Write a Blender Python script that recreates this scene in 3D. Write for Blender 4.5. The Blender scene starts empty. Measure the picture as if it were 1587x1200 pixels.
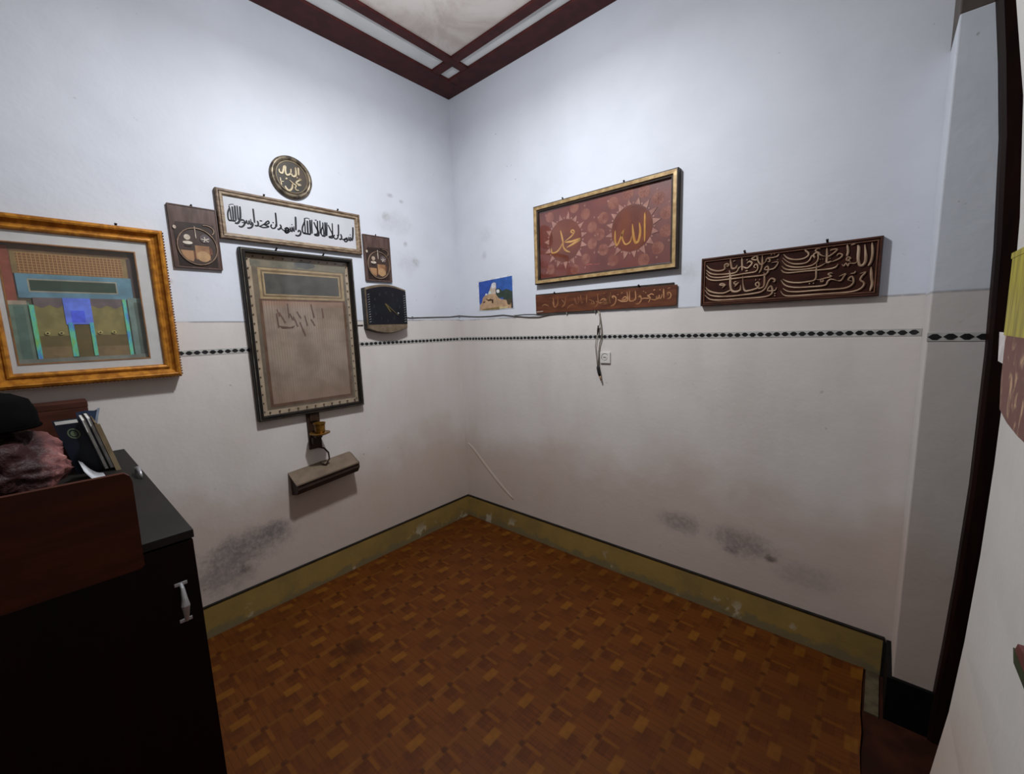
import bpy, bmesh, math, random
from mathutils import Vector, Matrix, noise
random.seed(4)
C = bpy.context.scene.collection
SC = bpy.context.scene

# ------------------------------------------------------------------ camera, light, exposure
cam_d = bpy.data.cameras.new('camera'); cam = bpy.data.objects.new('camera', cam_d); C.objects.link(cam)
cam.location = (2.3333, -2.0771, 1.4202)
cam.rotation_euler = (1.4333, 0.0331, 0.7211)
cam_d.sensor_fit = 'HORIZONTAL'; cam_d.sensor_width = 36.0
cam_d.lens = 36.0 * 647.581 / 1587.0
cam_d.clip_start = 0.02; cam_d.clip_end = 50
SC.camera = cam
w = bpy.data.worlds.new('world'); SC.world = w; w.use_nodes = True
w.node_tree.nodes['Background'].inputs[0].default_value = (0.5, 0.6, 0.8, 1)
w.node_tree.nodes['Background'].inputs[1].default_value = 0.02
LAMP = (1.12, -1.12, 2.68)
LAMP_POWER = 27.0
ld = bpy.data.lights.new('ceiling_lamp_light', 'POINT'); lo = bpy.data.objects.new('ceiling_lamp_light', ld); C.objects.link(lo)
lo.location = LAMP; ld.energy = LAMP_POWER; ld.color = (0.90, 0.95, 1.0); ld.shadow_soft_size = 0.045
ad = bpy.data.lights.new('ceiling_lamp_disc', 'AREA'); ao = bpy.data.objects.new('ceiling_lamp_disc', ad); C.objects.link(ao)
ad.shape = 'DISK'; ad.size = 0.12; ad.energy = 28.5; ad.color = (0.92, 0.96, 1.0); ao.location = (LAMP[0], LAMP[1], LAMP[2] + 0.10)   # faces straight down
SC.view_settings.view_transform = 'Standard'; SC.view_settings.look = 'None'
SC.view_settings.exposure = 0.0; SC.view_settings.gamma = 1.0
SC.view_settings.use_curve_mapping = False
SC.cycles.max_bounces = 8; SC.cycles.diffuse_bounces = 5; SC.cycles.transparent_max_bounces = 8

H = 2.987; HB = 0.164; HD = 1.362; X1 = 2.443; YP = -0.232
# ------------------------------------------------------------------ materials
def lin(c):
    c = c / 255.0
    return c / 12.92 if c <= 0.04045 else ((c + 0.055) / 1.055) ** 2.4
def rgb(r, g, b): return (lin(r), lin(g), lin(b), 1.0)

class NT:
    """tiny wrapper to wire shader nodes"""
    def __init__(s, name):
        s.m = bpy.data.materials.new(name); s.m.use_nodes = True
        s.t = s.m.node_tree; s.n = s.t.nodes; s.l = s.t.links
        s.b = s.n['Principled BSDF']
    def put(s, sock, v):
        if isinstance(v, (int, float)): sock.default_value = v
        elif isinstance(v, (tuple, list)): sock.default_value = v
        else: s.l.new(v, sock)
    def math(s, op, a, b=0.0, c=None, clamp=False):
        n = s.n.new('ShaderNodeMath'); n.operation = op; n.use_clamp = clamp
        s.put(n.inputs[0], a); s.put(n.inputs[1], b)
        if c is not None: s.put(n.inputs[2], c)
        return n.outputs[0]
    def vmath(s, op, a, b=(0, 0, 0)):
        n = s.n.new('ShaderNodeVectorMath'); n.operation = op
        s.put(n.inputs[0], a); s.put(n.inputs[1], b)
        return n.outputs[1] if op in ('LENGTH', 'DISTANCE') else n.outputs[0]
    def pos(s):
        if not hasattr(s, '_p'): s._p = s.n.new('ShaderNodeNewGeometry').outputs['Position']
        return s._p
    def xyz(s):
        if not hasattr(s, '_x'):
            n = s.n.new('ShaderNodeSeparateXYZ'); s.l.new(s.pos(), n.inputs[0]); s._x = n.outputs
        return s._x
    def noise(s, scale, detail=3, rough=0.55, vec=None, color=False, dist=0.0):
        n = s.n.new('ShaderNodeTexNoise'); n.inputs['Scale'].default_value = scale
        n.inputs['Detail'].default_value = detail; n.inputs['Roughness'].default_value = rough
        n.inputs['Distortion'].default_value = dist
        s.l.new(vec if vec is not None else s.pos(), n.inputs['Vector'])
        return n.outputs['Color' if color else 'Fac']
    def ramp(s, v, a, b, lo=0.0, hi=1.0):
        n = s.n.new('ShaderNodeMapRange'); n.interpolation_type = 'SMOOTHSTEP'
        s.put(n.inputs[0], v); n.inputs[1].default_value = a; n.inputs[2].default_value = b
        n.inputs[3].default_value = lo; n.inputs[4].default_value = hi
        return n.outputs[0]
    def mix(s, f, a, b, mode='MIX'):
        n = s.n.new('ShaderNodeMix'); n.data_type = 'RGBA'; n.blend_type = mode
        s.put(n.inputs[0], f); s.put(n.inputs[6], a); s.put(n.inputs[7], b)
        return n.outputs[2]
    def bump(s, h, strength=0.3, dist=0.01):
        n = s.n.new('ShaderNodeBump'); n.inputs['Strength'].default_value = strength
        n.inputs['Distance'].default_value = dist; s.put(n.inputs['Height'], h)
        s.l.new(n.outputs[0], s.b.inputs['Normal'])
    def scalev(s, v): return s.vmath('MULTIPLY', s.pos(), v)

def surf(name, col, rough=0.5, col2=None, scale=20.0, stretch=None, metal=0.0, bump=0.0, spec=0.3, lohi=(0.35, 0.65)):
    t = NT(name)
    c = rgb(*col)
    if col2 is None: col2 = tuple(x * 0.8 for x in col)
    vec = t.scalev(stretch) if stretch else None
    nz = t.noise(scale, 4, vec=vec)
    t.put(t.b.inputs['Base Color'], t.mix(t.ramp(nz, *lohi), c, rgb(*col2)))
    t.b.inputs['Roughness'].default_value = rough
    t.b.inputs['Metallic'].default_value = metal
    t.b.inputs['Specular IOR Level'].default_value = spec
    if bump: t.bump(nz, bump, 0.004)
    return t.m

def wall_mat(name, axis, upper, lower, line_z, blobs, scuffs=None, dado=True):
    """painted plaster; axis = 'x' or 'y' is the coordinate that runs along the wall"""
    t = NT(name); X = t.xyz(); s = X[0] if axis == 'x' else X[1]; z = X[2]
    big = t.noise(1.6, 4, 0.6); mid = t.noise(9, 4, 0.6); fine = t.noise(60, 3)
    up = t.mix(t.ramp(big, 0.35, 0.7), rgb(*upper), rgb(*[c - 9 for c in upper]))
    streak = t.noise(2.0, 4, vec=t.vmath('MULTIPLY', t.pos(), (2.2, 2.2, 0.8)))
    lw = t.mix(t.ramp(streak, 0.35, 0.75), rgb(*lower), rgb(lower[0] - 7, lower[1] - 8, lower[2] - 9))
    if dado:
        zz = t.math('ADD', z, t.math('MULTIPLY', t.math('SUBTRACT', mid, 0.5), 0.008))
        k = t.ramp(zz, line_z - 0.002, line_z + 0.002)
        col = t.mix(k, lw, up)
        shadow_ln = t.math('MULTIPLY', t.ramp(zz, line_z - 0.006, line_z - 0.001), t.ramp(zz, line_z + 0.006, line_z + 0.001))
        col = t.mix(t.math('MULTIPLY', shadow_ln, t.ramp(mid, 0.35, 0.6, 0.15, 0.6)), col, rgb(105, 103, 105))  # thin shadow line painted along the top edge of the dado colour
    else: col = up
    # warmer and darker towards the floor, with an uneven edge
    low_edge = t.math('ADD', z, t.math('MULTIPLY', t.math('SUBTRACT', big, 0.5), 0.8))
    col = t.mix(t.ramp(low_edge, 0.78, 0.50, 0, 0.55), col, rgb(176, 150, 134))
    # small specks of dirt
    sp = t.math('MULTIPLY', t.ramp(t.noise(34, 2, 0.5), 0.70, 0.76), t.ramp(t.noise(2.2, 2), 0.50, 0.62))
    col = t.mix(t.math('MULTIPLY', sp, 0.45), col, rgb(110, 108, 108))
    dn = t.noise(13, 6, 0.78); spk = t.ramp(t.noise(48, 4, 0.65), 0.34, 0.60, 0.55, 1.0)
    for (cs, cz, rs, rz, amt, c) in blobs:
        a = t.math('DIVIDE', t.math('SUBTRACT', s, cs), rs); b = t.math('DIVIDE', t.math('SUBTRACT', z, cz), rz)
        r = t.math('SQRT', t.math('ADD', t.math('MULTIPLY', a, a), t.math('MULTIPLY', b, b)))
        r = t.math('ADD', r, t.math('MULTIPLY', t.math('SUBTRACT', dn, 0.5), 1.7))
        col = t.mix(t.math('MULTIPLY', t.ramp(r, 1.25, 0.25, 0, amt), spk), col, rgb(*c))
    t.put(t.b.inputs['Base Color'], col)
    t.b.inputs['Roughness'].default_value = 0.62
    t.b.inputs['Specular IOR Level'].default_value = 0.3
    h = t.math('ADD', t.math('MULTIPLY', t.noise(4, 4, 0.6), 0.6), t.math('MULTIPLY', fine, 0.06))
    t.bump(h, 0.35, 0.02)
    return t.m

# ------------------------------------------------------------------ geometry helpers
def L(s, z, d): return Vector((d, s, z))            # on the left wall: s runs along y
def R(s, z, d): return Vector((s, -d, z))           # on the right wall: s runs along x
def loop_quad(bm, A, B):
    n = len(A)
    for i in range(n):
        try: bm.faces.new((A[i], A[(i + 1) % n], B[(i + 1) % n], B[i]))
        except ValueError: pass
def prism(bm, pts, d0, d1, M):
    """polygon (s,z) points extruded from depth d0 to d1"""
    a = [bm.verts.new(M(p[0], p[1], d0)) for p in pts]; b = [bm.verts.new(M(p[0], p[1], d1)) for p in pts]
    bm.faces.new(a); bm.faces.new(list(reversed(b))); loop_quad(bm, a, b)
def box(bm, lo_, hi_, bev=0.0):
    tmp = bmesh.new()
    bmesh.ops.create_cube(tmp, size=1)
    for v in tmp.verts:
        v.co = Vector([lo_[i] + (v.co[i] + 0.5) * (hi_[i] - lo_[i]) for i in range(3)])
    if bev: bmesh.ops.bevel(tmp, geom=list(tmp.edges), offset=bev, segments=2, affect='EDGES', profile=0.6)
    merge(bm, tmp)
def merge(bm, tmp):
    mp = {v: bm.verts.new(v.co) for v in tmp.verts}
    for f in tmp.faces:
        try: bm.faces.new([mp[v] for v in f.verts])
        except ValueError: pass
    tmp.free()
def rect(s0, s1, z0, z1): return [(s0, z0), (s1, z0), (s1, z1), (s0, z1)]
def frame_loops(bm, q, prof, M, mat_idx=None):
    """picture frame: q = (s0,s1,z0,z1) outer, prof = [(inset, depth), ...] from the back outer edge inwards"""
    s0, s1, z0, z1 = q; prev = None
    for k, (i, d) in enumerate(prof):
        cur = [bm.verts.new(M(a, b, d)) for a, b in rect(s0 + i, s1 - i, z0 + i, z1 - i)]
        if prev:
            n0 = len(bm.faces); loop_quad(bm, prev, cur)
        prev = cur
def tube(bm, pts, r, seg=8, caps=True):
    pts = [Vector(p) for p in pts]; rings = []
    rr = r if isinstance(r, (list, tuple)) else [r] * len(pts)
    for i, p in enumerate(pts):
        t = (pts[min(i + 1, len(pts) - 1)] - pts[max(i - 1, 0)]).normalized()
        u = t.cross(Vector((0.31, 0.52, 0.79))).normalized(); v = t.cross(u)
        rings.append([bm.verts.new(p + (u * math.cos(a) + v * math.sin(a)) * rr[i]) for a in [2 * math.pi * k / seg for k in range(seg)]])
    for a, b in zip(rings, rings[1:]): loop_quad(bm, a, b)
    if caps: bm.faces.new(rings[0]); bm.faces.new(list(reversed(rings[-1])))
def lathe(bm, prof, origin, axis='z', seg=24):
    """prof: [(radius, height)]"""
    rings = []
    for r, h in prof:
        ring = []
        for k in range(seg):
            a = 2 * math.pi * k / seg; c, s_ = math.cos(a) * max(r, 1e-5), math.sin(a) * max(r, 1e-5)
            p = {'z': (c, s_, h), 'x': (h, c, s_), 'y': (c, -h, s_)}[axis]
            ring.append(bm.verts.new(Vector(origin) + Vector(p)))
        rings.append(ring)
    for a, b in zip(rings, rings[1:]): loop_quad(bm, a, b)
    bm.faces.new(rings[0]); bm.faces.new(list(reversed(rings[-1])))
def smooth_pts(P, n=4):
    out = []
    for i in range(len(P) - 1):
        p0 = P[max(i - 1, 0)]; p1 = P[i]; p2 = P[i + 1]; p3 = P[min(i + 2, len(P) - 1)]
        for k in range(n):
            t = k / n
            out.append(tuple(0.5 * ((2 * p1[j]) + (-p0[j] + p2[j]) * t + (2 * p0[j] - 5 * p1[j] + 4 * p2[j] - p3[j]) * t * t + (-p0[j] + 3 * p1[j] - 3 * p2[j] + p3[j]) * t ** 3) for j in (0, 1)))
    out.append(P[-1]); return out
def stroke(bm, P, wd, d, h, M, taper=0.6, prof=((-1, 0), (-0.7, 1), (0.7, 1), (1, 0)), n=4):
    """a raised pen or chisel stroke along (s,z) points"""
    if len(P) == 1: P = [P[0], (P[0][0] + wd * 0.3, P[0][1])]
    Q = smooth_pts(P, n); m = len(Q); prev = None
    for i, q in enumerate(Q):
        a = Q[max(i - 1, 0)]; b = Q[min(i + 1, m - 1)]
        tx, tz = b[0] - a[0], b[1] - a[1]; l = math.hypot(tx, tz) or 1e-6; nx, nz = -tz / l, tx / l
        u = i / (m - 1); k = taper + (1 - taper) * min(1, min(u, 1 - u) * 6)
        hw = wd / 2 * k
        cur = [bm.verts.new(M(q[0] + nx * hw * o, q[1] + nz * hw * o, d + h * hh)) for o, hh in prof]
        if prev:
            for j in range(len(prof) - 1): bm.faces.new((prev[j], prev[j + 1], cur[j + 1], cur[j]))
        if i in (0, m - 1):
            try: bm.faces.new(cur)
            except ValueError: pass
        prev = cur
def strokes(bm, data, d, h, M, k=1.0, **kw):
    for line in data.strip().split('\n'):
        a = line.split(); wd = int(a[0]) / 10000.0 * k
        stroke(bm, [tuple(int(v) / 1000.0 for v in p.split(',')) for p in a[1:]], wd, d, h, M, **kw)

def obj(name, bm, mats, parent=None, smooth=False, recalc=True, origin=None):
    if recalc: bmesh.ops.recalc_face_normals(bm, faces=list(bm.faces))
    me = bpy.data.meshes.new(name)
    if parent is not None: o0 = root_loc(parent)
    elif origin is not None: o0 = Vector(origin)
    else: o0 = Vector((0, 0, 0))
    for v in bm.verts: v.co -= o0
    bm.to_mesh(me); bm.free()
    if smooth:
        for p in me.polygons: p.use_smooth = True
    for m_ in (mats if isinstance(mats, (list, tuple)) else [mats]): me.materials.append(m_)
    o = bpy.data.objects.new(name, me); C.objects.link(o)
    if parent is not None: o.parent = parent
    else: o.location = o0
    return o
def root_loc(o):
    v = Vector(o.location)
    while o.parent: o = o.parent; v += Vector(o.location)
    return v
def thing(name, label, cat, loc, group=None):
    o = bpy.data.objects.new(name, None); C.objects.link(o); o.location = loc
    o.empty_display_size = 0.05; o['label'] = label; o['category'] = cat
    if group: o['group'] = group
    return o
def tag(o, label, cat, group=None):
    o['label'] = label; o['category'] = cat
    if group: o['group'] = group
    return o
def struct(name, bm, m, parent=None, smooth=False):
    o = obj(name, bm, m, parent, smooth)
    if parent is None: o['kind'] = 'structure'
    return o
def nail(parent, s, z, M, name='hanging_nail'):
    bm = bmesh.new()
    tube(bm, [M(s, z + 0.004, 0.0), M(s, z + 0.008, 0.012), M(s, z + 0.014, 0.016)], [0.004, 0.004, 0.005], 8)
    tube(bm, [M(s, z - 0.006, 0.006), M(s, z + 0.008, 0.010)], 0.0022, 6)
    return obj(name, bm, M_IRON, parent)
T_B1 = """
43 -1401,2032 -1398,2014 -1398,1992 -1397,1970
47 -1401,2021 -1408,2002 -1410,1986 -1409,1970 -1403,1965
54 -1409,1966 -1398,1967 -1387,1967 -1380,1969
51 -1388,2032 -1388,2004 -1389,1969
55 -1377,2038 -1378,2007 -1379,1970
44 -1367,2040 -1368,2005 -1369,1975
23 -1402,2035 -1391,2041 -1380,2042
60 -1356,2038 -1357,2009 -1360,1982 -1369,1963 -1377,1958 -1385,1959
52 -1357,1973 -1351,1978 -1344,1973 -1344,1960 -1354,1947 -1363,1944 -1370,1948
36 -1356,1966 -1347,1965 -1339,1964 -1334,1979 -1332,1964 -1327,1963 -1323,1980 -1320,1962 -1315,1963 -1316,1987
53 -1313,1974 -1308,1964 -1315,1950 -1326,1944 -1335,1944
53 -1300,2038 -1300,2009 -1300,1972
54 -1287,1984 -1284,1970 -1289,1960 -1301,1960
46 -1285,1961 -1276,1958 -1264,1956 -1248,1959 -1237,1965 -1249,1967 -1258,1972 -1246,1974 -1235,1982 -1237,1991 -1247,1984 -1256,1974 -1279,1959
42 -1277,1986 -1265,1986
47 -1223,1977 -1228,1968 -1223,1959 -1213,1960 -1205,1969 -1205,1980
39 -1219,1987 -1212,1986
56 -1200,2037 -1200,2009 -1201,1970
57 -1184,1983 -1180,1971 -1190,1959 -1199,1958
48 -1181,1967 -1171,1957 -1156,1953 -1142,1966 -1155,1968 -1163,1954 -1153,1946 -1141,1955"""
T_B2 = """
53 -1165,1963 -1153,1972 -1144,1966 -1148,1951 -1158,1945 -1164,1953 -1154,1960 -1144,1960
44 -1145,1959 -1136,1957 -1136,1977 -1133,1958 -1127,1959 -1127,1980 -1120,1961 -1117,1961 -1118,1984
34 -1129,1991 -1123,1991
65 -1104,2034 -1106,2001 -1109,1966
60 -1099,1958 -1093,1967 -1085,1962 -1089,1947 -1101,1939 -1114,1941
56 -1059,2031 -1060,2015 -1072,1991 -1076,1973 -1073,1959 -1064,1958
46 -1060,2015 -1060,1988 -1062,1958
66 -1073,1957 -1054,1956 -1034,1956
61 -1045,2024 -1047,1990 -1048,1958
67 -1031,2030 -1033,1992 -1034,1957
47 -1021,2033 -1024,1996 -1025,1961
30 -1062,2031 -1046,2037 -1032,2034
62 -1011,2022 -1002,1997 -992,1978 -991,1958 -1003,1954 -1015,1957 -997,1965 -994,1998 -991,2032
48 -978,2035 -980,2000 -982,1967
37 -1005,2033 -995,2035
53 -963,2028 -964,2008 -974,1989 -977,1968 -971,1957
48 -964,2008 -962,1980 -963,1960
64 -974,1957 -955,1957
70 -950,2031 -952,1995 -954,1958
48 -940,2032 -943,1996 -946,1960
54 -934,2020 -924,1996 -915,1977 -914,1956 -926,1953 -936,1956 -918,1963 -913,1974 -910,2032
55 -902,1972 -909,1959 -901,1951 -888,1954 -883,1967 -889,1973
61 -875,2032 -877,2000 -880,1969
61 -867,1981 -862,1966 -867,1953 -878,1953
56 -861,1955 -847,1952 -834,1964 -829,1960 -833,1946 -845,1944 -847,1957 -832,1955
46 -829,1954 -821,1953 -819,1972 -815,1953 -809,1954 -809,1973 -801,1955 -797,1956
40 -812,1985 -806,1984
69 -789,2030 -792,1991 -798,1958"""
T_RD = """
63 -1162,2252 -1163,2242 -1157,2235 -1148,2237 -1143,2251 -1138,2268 -1131,2271 -1133,2251 -1130,2233 -1120,2234 -1108,2245 -1105,2266
65 -1107,2247 -1101,2234 -1091,2233 -1082,2245 -1082,2278
62 -1068,2281 -1068,2265 -1069,2243
53 -1070,2222 -1061,2226 -1063,2222 -1078,2212 -1085,2200 -1062,2197 -1078,2191
47 -1117,2209 -1099,2195 -1087,2189 -1092,2178 -1089,2168 -1076,2168
65 -1105,2193 -1107,2176 -1117,2161 -1129,2159 -1139,2169 -1140,2177
85 -1135,2215 -1129,2211
61 -1081,2230 -1077,2230
42 -1161,2212 -1160,2194 -1158,2178
34 -1164,2193 -1146,2196"""
T_M1 = """
79 913,1970 922,1936 929,1905 931,1876 949,1853 977,1841
74 927,1902 908,1871 881,1854 852,1854 847,1880
65 940,1904 986,1925 1006,1946 994,1958 984,1950 1001,1939
92 940,1900 985,1897 1044,1901 1005,1885 954,1869"""
T_M2 = """
77 1416,1968 1416,1903 1416,1829
101 1388,1925 1393,1881 1384,1838 1367,1834 1357,1869 1351,1925
61 1349,1870 1340,1841 1315,1831 1299,1856 1294,1889 1307,1909
81 1307,1909 1289,1871 1266,1834 1256,1859 1256,1909"""
T_S1 = """
44 1538,1560 1533,1570 1544,1571 1551,1560 1547,1546 1534,1542
34 1535,1591 1546,1595
55 1514,1592 1516,1545
45 1506,1566 1503,1549 1495,1548 1493,1564 1489,1547 1482,1548 1480,1563 1477,1543 1461,1543 1451,1546
36 1462,1589 1472,1592
35 1493,1589 1499,1588
46 1466,1566 1453,1572 1440,1566 1432,1564 1448,1553 1438,1531
46 1450,1551 1424,1552 1413,1553 1397,1548
42 1410,1589 1414,1587
42 1421,1580 1425,1580
47 1397,1559 1386,1562 1382,1559 1394,1567 1400,1554 1397,1539 1384,1528 1370,1528
53 1367,1595 1370,1561 1366,1546
53 1367,1556 1359,1545 1342,1544 1336,1551 1336,1597
54 1322,1593 1326,1559 1322,1546 1308,1545 1291,1546 1270,1557
50 1293,1556 1308,1568 1319,1565 1313,1555 1293,1552
51 1246,1568 1238,1571 1243,1578 1258,1569 1258,1551 1249,1533 1229,1526
36 1290,1588 1296,1591
36 1267,1584 1273,1581
57 1226,1596 1226,1542
57 1212,1594 1213,1554 1207,1544 1183,1542 1164,1549
47 1164,1557 1180,1567 1198,1563 1189,1553
38 1174,1572 1189,1576
37 1183,1592 1192,1597"""
T_S2 = """
59 1149,1596 1153,1557 1166,1544 1206,1545 1213,1556 1212,1593
51 1226,1593 1227,1544
44 1175,1556 1197,1562 1200,1557 1181,1552
38 1175,1573 1191,1575
38 1178,1592 1194,1595
53 1139,1555 1150,1552 1144,1533 1128,1526
48 1093,1569 1115,1560 1109,1546 1128,1548 1118,1562
48 1080,1598 1080,1551
49 1040,1598 1047,1553 1057,1561
56 1024,1591 1030,1563 1013,1550 1000,1585
50 996,1548 975,1546 950,1529
57 941,1598 933,1555 911,1538
52 912,1582 930,1561
59 884,1605 883,1558 860,1541 846,1575
53 851,1595 857,1553
55 766,1550 786,1561 820,1550"""
T_C1 = """
65 1713,1677 1728,1660 1752,1649 1776,1647 1790,1653 1789,1668 1796,1674 1805,1669 1802,1662 1795,1667
55 1712,1657 1731,1640 1760,1632 1816,1630 1838,1635 1847,1651 1858,1657
55 1713,1644 1731,1626 1763,1618 1807,1619 1883,1625 1909,1627 1919,1638 1918,1652 1911,1658 1904,1649 1912,1643
55 1711,1628 1727,1613 1759,1606 1817,1607 1866,1608 1927,1609 1951,1613 1957,1631
71 1811,1694 1815,1669 1820,1652 1833,1651 1840,1664
42 1823,1680 1832,1684
60 1857,1692 1859,1657 1860,1638
60 1858,1657 1871,1648 1882,1647 1897,1664 1886,1673 1877,1666
55 1875,1681 1879,1680
51 1872,1634 1882,1635
54 1917,1694 1894,1683 1915,1675 1915,1692 1920,1668 1933,1653 1947,1665
58 1934,1692 1935,1652 1930,1630 1924,1621
44 1947,1662 1951,1676 1961,1672 1962,1663 1953,1664
48 1953,1680 1965,1677 1987,1680 1994,1690
48 1965,1691 1969,1690
48 1975,1692 1979,1691
52 1968,1657 1992,1657 1981,1635 1963,1630 1944,1633 1954,1645 1959,1631 1955,1617 1945,1614
52 1988,1666 1991,1666
76 1809,1646 1814,1616 1815,1582 1821,1557 1837,1550 1855,1556 1856,1578
60 1711,1581 1728,1562 1758,1551 1789,1548 1809,1555 1819,1559
58 1794,1586 1780,1590 1771,1586 1785,1582 1795,1584 1782,1571
47 1840,1594 1829,1590 1836,1582 1849,1591
42 1849,1588 1832,1573
65 1863,1616 1866,1577 1873,1552 1886,1550 1908,1554 1922,1560 1928,1571 1922,1582 1914,1577 1918,1567 1928,1566
54 1911,1593 1915,1593
54 1926,1593 1929,1592
62 1943,1621 1946,1593 1945,1565 1933,1557 1920,1558
61 1709,1569 1729,1545 1766,1535 1819,1532 1865,1534 1908,1537 1936,1542 1952,1557 1961,1582 1971,1593 1983,1587 1982,1578 1976,1581
61 1709,1546 1732,1525 1773,1518 1843,1518 1909,1518 1951,1520 1972,1528 1977,1543 1970,1563 1959,1545 1985,1543 1991,1556
48 1984,1531 1988,1531
48 1984,1522 1988,1522"""
T_C2 = """
52 2009,1686 2025,1668 2049,1659 2076,1659 2092,1668 2093,1679 2082,1691 2088,1696
49 2007,1672 2026,1653 2050,1642 2084,1641 2099,1652 2105,1667 2115,1658 2110,1669 2118,1676 2129,1672 2115,1685 2122,1691 2131,1689
49 2005,1662 2022,1640 2050,1629 2085,1627 2107,1630 2122,1641 2126,1656 2125,1672 2136,1663 2149,1658
49 2005,1640 2022,1624 2058,1618 2097,1618 2130,1622 2149,1633
49 2004,1625 2013,1614 2033,1609 2086,1610 2152,1609 2180,1613 2189,1625
62 2151,1690 2153,1658 2154,1635 2168,1638
48 2149,1658 2162,1659 2184,1679 2169,1681 2161,1677
42 2171,1694 2174,1693
45 2168,1635 2192,1645 2200,1657 2189,1663 2183,1656
38 2161,1649 2164,1649
39 2131,1649 2134,1649
38 2139,1649 2142,1649
59 2212,1693 2216,1667 2213,1650
46 2226,1628 2219,1636 2225,1641 2217,1647 2213,1637 2222,1631
42 2200,1624 2206,1615 2212,1625 2219,1614 2222,1623 2238,1621 2246,1628
76 2241,1685 2246,1678 2247,1638 2252,1615 2261,1611 2268,1623 2268,1647 2263,1685
66 2283,1689 2287,1652 2284,1621 2277,1607
41 2222,1689 2236,1693
52 2011,1587 2030,1574 2061,1567 2099,1568 2121,1575 2122,1607 2122,1636
52 2005,1584 2021,1561 2054,1549 2112,1547 2153,1549 2161,1564 2171,1570 2189,1563
44 2123,1575 2132,1572 2143,1573 2146,1565 2139,1564 2141,1573 2158,1577 2171,1581 2160,1590 2168,1594 2174,1591
45 2100,1560 2105,1560
44 2113,1560 2118,1560
45 2189,1563 2201,1562 2209,1577 2214,1586 2194,1578
52 2013,1550 2031,1536 2067,1531 2135,1532 2199,1531 2227,1537 2239,1553 2233,1574 2222,1563 2234,1556
37 2227,1585 2239,1586 2242,1593
52 2006,1540 2018,1522 2044,1516 2113,1516 2179,1516 2231,1517 2260,1526 2270,1545 2258,1559 2263,1574 2272,1586 2255,1582
70 2286,1603 2289,1566 2293,1541 2288,1516"""

# ------------------------------------------------------------------ shared materials
M_IRON = surf('rusty_iron', (40, 38, 40), 0.5, (58, 46, 40), 60, metal=0.6)
M_BLACKLINE = surf('black_paint_line', (16, 14, 12), 0.6, (32, 27, 22), 30)
M_OLIVE = None
def skirting_mat():
    t = NT('olive_skirting_paint'); X = t.xyz()
    n = t.noise(14, 5, 0.65); n2 = t.noise(5, 4, 0.6)
    c = t.mix(t.ramp(n2, 0.35, 0.7), rgb(142, 116, 60), rgb(124, 104, 60))
    low = t.math('ADD', X[2], t.math('MULTIPLY', t.math('SUBTRACT', n, 0.5), 0.16))
    c = t.mix(t.ramp(low, 0.052, 0.022, 0, 0.75), c, rgb(104, 96, 74))
    patch = t.math('MULTIPLY', t.ramp(t.noise(7, 4, 0.6), 0.60, 0.66), t.ramp(X[2], 0.13, 0.04))
    c = t.mix(t.math('MULTIPLY', patch, 0.7), c, rgb(176, 170, 150))
    t.put(t.b.inputs['Base Color'], c); t.b.inputs['Roughness'].default_value = 0.5
    t.bump(n, 0.25, 0.01); return t.m
M_OLIVE = skirting_mat()

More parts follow.
